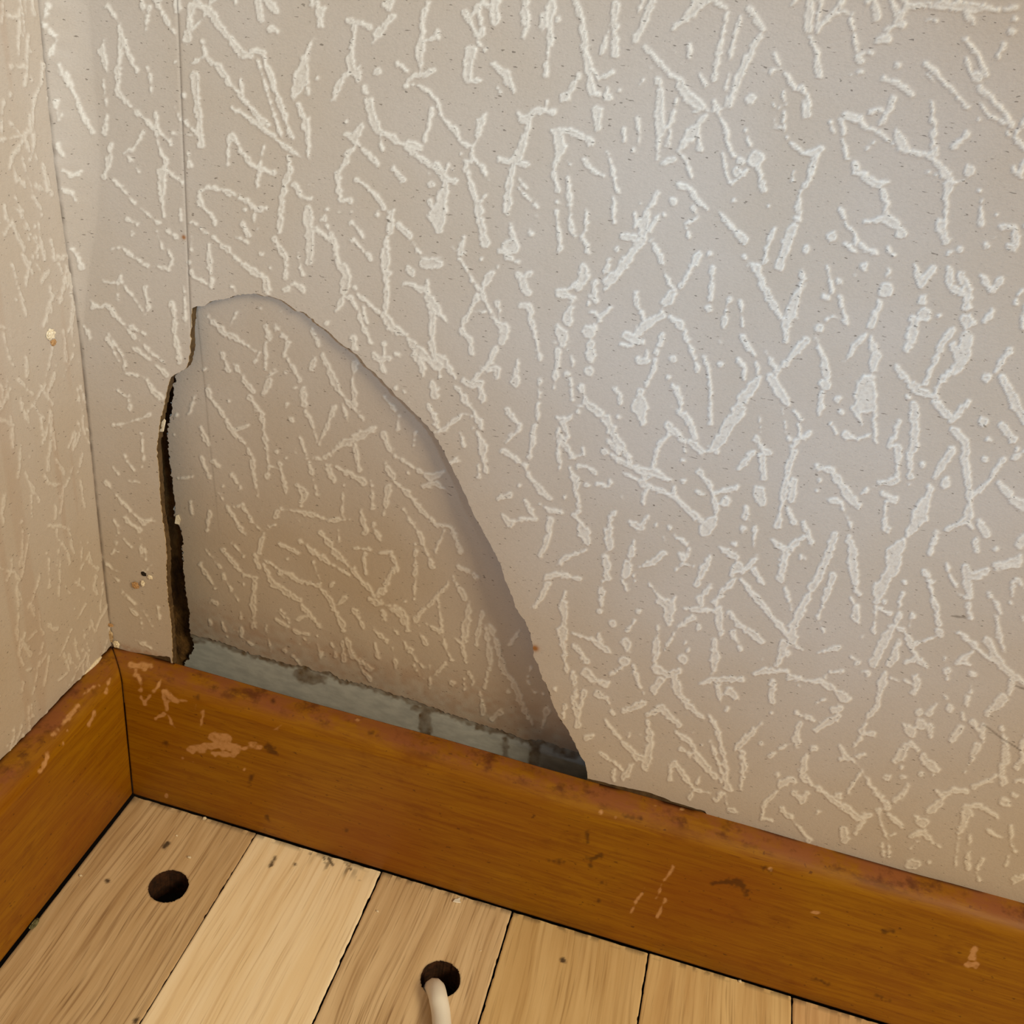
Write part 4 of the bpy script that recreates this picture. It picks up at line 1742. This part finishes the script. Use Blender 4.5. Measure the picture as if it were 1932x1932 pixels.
# ------------------------------------------------------------------ skirting boards
def top_z(x):   # the board is a little bowed: read along its upper edge
    return 0.0003 * np.sin(x * 40)
def skirting(name, axis, length, mat):
    # profile from the bottom of the front face, over the rounded top, to the wall
    pr = [(TB - 0.0012, 0.0008), (TB, 0.003)]
    for z in np.arange(0.0035, H - 0.0105, 0.0005): pr.append((TB, z))
    for a in np.linspace(0, math.pi / 2, 26): pr.append((TB - 0.013 + 0.013 * math.cos(a), H - 0.0105 + 0.0105 * math.sin(a)))
    for d in np.arange(0.0025, -0.0001, -0.0005): pr.append((d, H))
    pr += [(0.0, 0.0008)]
    pr = np.array(pr)
    s = spread(0, length, 0, 0.53 if axis == 0 else 0.20, 0.0006, 0.003)
    SS, K = np.meshgrid(s, np.arange(len(pr)))
    d = pr[K, 0]; z = pr[K, 1]
    along = np.maximum(SS, d + 0.00025)             # mitred at the corner
    wear = (value_noise(SS * 60, K * 0.12, 81) - 0.5) * 0.0005 * (z > H - 0.012)
    zz = z + np.where(z > H - 0.02, top_z(SS), 0) + wear * 0.6
    dd = d + (value_noise(SS * 35, z * 60, 83) - 0.5) * 0.0002 * (d > 0.004)
    co = np.stack([along, -dd, zz], -1) if axis == 0 else np.stack([dd, -along, zz], -1)
    co = co.reshape(-1, 3)
    idx = np.arange(len(co)).reshape(SS.shape)
    q = np.stack([idx[:-1, :-1], idx[:-1, 1:], idx[1:, 1:], idx[1:, :-1]], -1).reshape(-1, 4)
    if axis == 1: q = q[:, ::-1]
    x, y = project(co)
    vis = (np.abs(x) < 2300) & (np.abs(y) < 2400)
    L = np.clip(0.5 - (markcv['L'].sample(x, y) + (value_noise(x / 7, y / 7, 91) - 0.5) * 7) / 2.5, 0, 1) * vis
    Dk = np.clip(0.5 - (markcv['D'].sample(x, y) + (value_noise(x / 5, y / 5, 92) - 0.5) * 8) / 6, 0, 1) * vis * 0.65
    al = SS.ravel(); zr = z.ravel()
    foot_shade = np.clip(1 - zr / 0.005, 0, 1) * (0.4 + 0.6 * value_noise(al * 160, zr * 300, 93)); foot_shade = np.maximum(foot_shade, 0.45 * np.clip(1 - zr / 0.016, 0, 1) * ramp_np(value_noise(al * 40, zr * 90, 94), 0.25, 0.75))  # shade along the foot of the board, painted into its colour
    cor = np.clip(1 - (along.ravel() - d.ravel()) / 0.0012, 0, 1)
    top = np.clip((zr - (H - 0.0045)) / 0.003, 0, 1)
    dr = d.ravel(); gap_dark = np.clip(1.2 - dr / 0.0022, 0, 1) * (zr > H - 0.002) * ramp_np(value_noise(al * 55, zr * 0, 96), 0.2, 0.6) * (0.9 if axis else 1.0) * ((al > 0.285) | (al < 0.04) | (axis == 1))  # dark gap to the wall, painted onto the top back edge
    return make_mesh(name, co, q, [mat], None, {'scratch': L, 'stain_shade': np.clip(Dk + foot_shade * 0.8 + cor * 0.9 + gap_dark, 0, 1), 'top_wear': top})
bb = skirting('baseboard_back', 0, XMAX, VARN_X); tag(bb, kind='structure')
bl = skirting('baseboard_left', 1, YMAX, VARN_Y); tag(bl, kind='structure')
# pale filler bead that fills the gap above the left skirting near the corner
def strip(name, pts, r, mat, parent):
    cu = bpy.data.curves.new(name, 'CURVE'); cu.dimensions = '3D'; cu.bevel_depth = 1.0; cu.bevel_resolution = 3
    sp = cu.splines.new('POLY'); sp.points.add(len(pts) - 1)
    for p, (q, rr) in zip(sp.points, pts): p.co = (*q, 1); p.radius = rr * r
    o = bpy.data.objects.new(name, cu); COL.objects.link(o)
    dg = bpy.context.evaluated_depsgraph_get(); me = bpy.data.meshes.new_from_object(o.evaluated_get(dg))
    bpy.data.objects.remove(o); me.materials.append(mat)
    for p in me.polygons: p.use_smooth = True
    o = bpy.data.objects.new(name, me); COL.objects.link(o)
    if parent: o.parent = parent
    return o
q = on_left(np.array([188.0, 180, 172, 164, 156]), np.array([1237.0, 1246, 1254, 1262, 1270]))
strip('filler_bead', [((0.0008, a[1], H + 0.0006), k) for a, k in zip(q, (0.5, 1.1, 1.0, 0.7, 0.3))], 0.0012, CHIP, bl)

# ------------------------------------------------------------------ floor
GAPS = [0.0, 0.09639, 0.17544, 0.25464, 0.33407, 0.41409, 0.4935, 0.573, 0.652, 0.731, 0.81, 0.889]
floor = box('floor', (-0.05, -0.75, -0.075), (XMAX + 0.03, 0.07, -0.06), DARK); tag(floor, kind='structure')
hole_c = [on_floor(np.array([318.0]), np.array([1672.0]))[0], on_floor(np.array([831.0]), np.array([1847.0]))[0]]
HR = 0.0106
tones = [(lin(220, 194, 156), lin(194, 163, 122), lin(134, 98, 60)), (lin(254, 236, 204), lin(244, 220, 180), lin(200, 160, 108)),
         (lin(226, 200, 162), lin(204, 174, 134), lin(140, 102, 64)), (lin(222, 192, 142), lin(202, 168, 116), lin(154, 114, 64)),
         (lin(226, 196, 144), lin(204, 168, 116), lin(150, 108, 62)), (lin(230, 194, 146), lin(202, 162, 116), lin(146, 104, 62))]
HOLEWOOD = simple_mat('dark_drilled_wood', lin(70, 40, 18), lin(34, 18, 8), 300, 0.95)
floorcv = Canvas(-200, 1350, 2200, 2300)
for P in ([(203, 1662, 9)], [(1062, 1811, 11)], [(255, 1927, 8), (262, 1922, 5)], [(318, 1590, 5), (310, 1598, 7)], [(510, 1634, 5), (520, 1616, 4)],
          [(620, 1620, 8), (628, 1632, 4)], [(610, 1616, 4), (615, 1628, 3)], [(655, 1630, 4), (663, 1640, 3)], [(556, 1630, 4)], [(676, 1660, 3)], [(585, 1610, 3)]):
    floorcv.stroke(np.array(P, float))
board_labels = ['brownish floorboard nearest the left skirting with an empty drilled hole', 'pale golden floorboard between the two drilled boards',
                'brown floorboard with the white cable rising through its hole', 'golden floorboard with a dark nail hole, right of the cable board',
                'golden floorboard second to the right of the cable board', 'floorboard just visible at the lower right edge']
def floor_attr(u, v):
    p = np.stack([u, v, np.zeros_like(u)], -1); x, y = project(p)
    d = floorcv.sample(x, y) + (value_noise(x / 4, y / 4, 95) - 0.5) * 4
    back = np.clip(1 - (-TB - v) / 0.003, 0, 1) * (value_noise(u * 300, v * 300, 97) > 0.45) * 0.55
    sm = np.exp(-(((u - 0.150) / 0.012) ** 2 + ((v + 0.0215) / 0.004) ** 2)) * (value_noise(u * 500, v * 90, 98) > 0.62) * 0.8
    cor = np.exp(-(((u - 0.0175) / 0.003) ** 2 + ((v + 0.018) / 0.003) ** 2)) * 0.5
    ends = np.zeros_like(u)
    for c in hole_c:
        rr = np.hypot(u - c[0], v - c[1]); ends = np.maximum(ends, np.clip(1 - (rr - HR) / 0.0007, 0, 1) * 0.5)
    return {'stain_shade': np.clip(np.maximum.reduce([np.clip(0.5 - d / 3, 0, 1) * 0.9, back, sm, cor, ends]), 0, 1)}
for i in range(len(GAPS) - 1):
    x0 = GAPS[i] + (0.0004 if i else TB + 0.0004); x1 = GAPS[i + 1] - 0.0004
    if i == 0: x1 = GAPS[1] - 0.0001
    if i == 1: x0 = GAPS[1] + 0.0001
    fineg = i < 6
    r = np.random.default_rng(100 + i); yb = -TB + 0.0004
    poly = roughen([(x0, -0.70), (x1, -0.70), (x1, yb), (x0, yb)], 0.0025, 0.00022, 200 + i)
    holes = []
    for c in hole_c:
        if x0 < c[0] < x1:
            holes.append([(c[0] + (HR + r.normal(0, 0.00012)) * math.cos(a), c[1] + (HR + r.normal(0, 0.00012)) * math.sin(a)) for a in np.linspace(0, 2 * math.pi, 72, endpoint=False)])
    t = tones[i] if i < 6 else tones[r.integers(0, 6)]
    mt = plank_mat('oak_floorboard_%d' % i, t[0], t[1], t[2], i + 1.3, 1.25 if i in (0, 2) else 0.75)
    def fmap(u, v, x0=x0, x1=x1, i=i):
        e = np.minimum(u - x0, x1 - u); e = np.clip(1 - e / 0.0009, 0, 1)
        return np.stack([u, v, -0.0005 * e * e + (value_noise(u * 60, v * 10, 300 + i) - 0.5) * 0.0002 - 0.0004 * (i % 2)], -1)
    us = np.concatenate([[x0 + k for k in (0, 0.0004, 0.0009)], np.arange(x0 + 0.0015, x1 - 0.001, 0.0009 if fineg else 0.004), [x1 - 0.0009, x1 - 0.0004, x1]])
    vs = spread(-0.70, yb, -0.20, yb, 0.0009 if fineg else 0.004, 0.006)
    fb = plate('floorboard', us, vs, fmap, [(a, b) for a, b in poly], holes, 0.02, (0, 0, -1), [mt, HOLEWOOD], floor_attr, floor)
    if i < 6: fb['label'] = board_labels[i]

# ------------------------------------------------------------------ cable
c2 = hole_c[1]; CR = 0.0050
pA = on_floor(np.array([833.0]), np.array([1935.0]), CR)[0]; pB = on_floor(np.array([840.0]), np.array([2080.0]), 0.010)[0]
ctrl = [(c2[0] - 0.0062, c2[1] + 0.004, -0.055), (c2[0] - 0.0052, c2[1] + 0.001, -0.030), (c2[0] - 0.0035, c2[1] - 0.0028, -0.010),
        (c2[0] - 0.0010, c2[1] - 0.0070, 0.0015), (c2[0] + 0.0030, c2[1] - 0.0150, CR + 0.0015), (pA[0], pA[1], CR + 0.0016), tuple(pB), (pB[0] + 0.035, pB[1] - 0.16, 0.02), (pB[0] + 0.10, pB[1] - 0.33, 0.006)]
def catmull(P, n):
    P = [np.array(p, float) for p in P]; P = [2 * P[0] - P[1]] + P + [2 * P[-1] - P[-2]]; out = []
    for i in range(1, len(P) - 2):
        a, b, c, d = P[i - 1:i + 3]
        for t in np.linspace(0, 1, n, endpoint=False):
            out.append(0.5 * (2 * b + (c - a) * t + (2 * a - 5 * b + 4 * c - d) * t * t + (3 * b - a - 3 * c + d) * t ** 3))
    return out + [P[-2]]
cable = strip('power_cable', [(tuple(p), 1.0) for p in catmull(ctrl, 10)], CR, WHITE, None)
tag(cable, 'white round cable rising out of the drilled hole in the floor', 'cable')

# ------------------------------------------------------------------ nail holes torn in the paper
def lump(name, centre, size, mat, parent=None, seed=0, flat=(1, 1, 1), rot=(0, 0, 0), sub=2, rough=0.35):
    bm = bmesh.new(); bmesh.ops.create_icosphere(bm, subdivisions=3 if parent else sub, radius=1.0); rough = rough * 0.7 if parent else rough
    r = random.Random(seed)
    for v in bm.verts:
        k = 1 + r.uniform(-rough, rough); v.co = Vector((v.co.x * flat[0], v.co.y * flat[1], v.co.z * flat[2])) * k * size
    R = Matrix.Rotation(rot[2], 3, 'Z') @ Matrix.Rotation(rot[1], 3, 'Y') @ Matrix.Rotation(rot[0], 3, 'X')
    for v in bm.verts: v.co = R @ v.co
    if parent:
        for v in bm.verts: v.co += Vector(centre)
    me = bpy.data.meshes.new(name); bm.to_mesh(me); bm.free(); me.materials.append(mat)
    o = bpy.data.objects.new(name, me); COL.objects.link(o)
    if parent: o.parent = parent
    else: o.location = centre
    return o
p = on_left(np.array([91.0, 97.0]), np.array([630.0, 645.0]))
lump('torn_nail_hole', (0.0012, p[0][1], p[0][2]), 0.0026, CHIP, wall_left, 3, (0.5, 1, 0.9))
lump('torn_nail_hole', (0.0010, p[1][1], p[1][2]), 0.0018, CHIPB, wall_left, 4, (0.45, 1, 0.8))
p = on_back(np.array([273.0, 258.0, 272.0, 285.0]), np.array([1081.0, 1102.0, 1098.0, 1087.0]))
lump('nail_hole', (p[0][0], -0.0009, p[0][2]), 0.0014, DARK, wall_back, 5, (1, 0.35, 1))
lump('torn_paper', (p[1][0], -0.0012, p[1][2]), 0.0021, CHIPB, wall_back, 6, (1, 0.4, 1))
lump('torn_paper', (p[2][0], -0.0014, p[2][2]), 0.0014, CHIP, wall_back, 7, (0.8, 0.5, 1.3))
lump('torn_paper', (p[3][0], -0.0011, p[3][2]), 0.0014, CHIP, wall_back, 8, (1, 0.4, 1))
p = on_back(np.array([208.0, 206.0, 222.0, 232.0]), np.array([1176.0, 1196.0, 1213.0, 1228.0]))
lump('torn_paper', (p[0][0] + 0.001, -0.0014, p[0][2]), 0.0016, CHIPB, wall_back, 9, (1, 0.5, 0.6))
lump('torn_paper', (p[1][0] + 0.0016, -0.0013, p[1][2]), 0.0021, PAPER_EDGE, wall_back, 10, (0.7, 0.4, 1.9))
lump('torn_paper', (p[2][0], -0.0014, p[2][2]), 0.0022, CHIP, wall_back, 11, (0.9, 0.4, 1))

# ------------------------------------------------------------------ crumbs, chips and dust
def sheet_chip(name, outline, thick, mat, loc, rot, seed=0):
    bm = bmesh.new(); r = random.Random(seed)
    a = [bm.verts.new((x, y, r.uniform(0, thick))) for x, y in outline]; b = [bm.verts.new((x, y, -thick)) for x, y in outline]
    bm.faces.new(a); bm.faces.new(b[::-1])
    n = len(a)
    for i in range(n): bm.faces.new((a[i], b[i], b[(i + 1) % n], a[(i + 1) % n]))
    bmesh.ops.recalc_face_normals(bm, faces=bm.faces[:])
    me = bpy.data.meshes.new(name); bm.to_mesh(me); bm.free(); me.materials.append(mat)
    o = bpy.data.objects.new(name, me); COL.objects.link(o); o.location = loc; o.rotation_euler = rot
    return o
p = on_floor(np.array([862.0]), np.array([1700.0]))[0]
tag(sheet_chip('paint_flake', [(-0.0022, -0.0014), (-0.0002, -0.0016), (0.0022, -0.0012), (0.0016, 0.0002), (0.0018, 0.0024), (0.0002, 0.0010), (-0.0012, 0.0004)],
               0.0004, WHITE, (p[0], p[1], 0.0008), (-0.12, 0.10, 0.2), 1), 'pale angular paint flake lying on the cable board near the back skirting', 'flake')
crumbs = [(712, 1720, 0.00075, 'tiny white crumb beside the board joint left of the pale flake'), (357, 1619, 0.0011, 'cream plaster crumb just above the empty drilled hole'),
          (152, 1653, 0.0011, 'cream crumb on the first floorboard near the left skirting'), (333, 1577, 0.0007, 'tiny white speck between empty hole and back skirting'),
          (388, 1541, 0.0012, 'pale crumb caught against the back skirting near the corner'), (1396, 1846, 0.0011, 'whitish crumb in the gap under the back skirting at right'),
          (907, 1794, 0.0005, 'tiny white speck right of the cable hole')]
for i, (x, y, s, lab) in enumerate(crumbs):
    p = on_floor(np.array([float(x)]), np.array([float(y)]))[0]
    yy = min(p[1], -TB - 0.0004)
    tag(lump('plaster_crumb', (p[0], yy, s * 0.55 - 0.0001), s, CHIP, None, 40 + i, (1.2, 0.9, 0.7), sub=1, rough=0.3), lab, 'crumb', 'plaster crumbs on the floor')
p = on_floor(np.array([55.0, 40.0]), np.array([1742.0, 1775.0]))
tag(lump('dust_clump', (TB + 0.0012, p[0][1], 0.0012), 0.0022, DUST, None, 60, (0.6, 1.5, 0.7), sub=3, rough=0.25), 'greenish grey dust clump against the foot of the left skirting', 'dust')
p = on_back(np.array([312.0, 337.0]), np.array([798.0, 980.0]), 0.004)
fl = sheet_chip('paper_flake', [(-0.0012, -0.0036), (0.0008, -0.0030), (0.0020, 0.0030), (0.0012, 0.0038), (-0.0002, 0.0016), (-0.0016, -0.0012)], 0.0003, CHIP,
                (p[0][0], 0.0010, p[0][2]), (math.pi / 2 - 0.1, 0, -0.15), 3)
tag(fl, 'torn white paper flake sticking out at the left crack of the hole', 'flake')
q = on_frag(np.array([337.0]), np.array([978.0]))[0]
fl = sheet_chip('paper_flake', [(-0.0014, -0.0026), (0.0012, -0.0028), (0.0018, 0.0002), (0.0006, 0.0030), (-0.0008, 0.0022)], 0.0003, CHIP,
                (q[0], q[1] - 0.0014, q[2]), (math.pi / 2 - 0.1, 0, 0.1), 4)
tag(fl, 'small white paper flake on the left edge of the broken piece', 'flake')
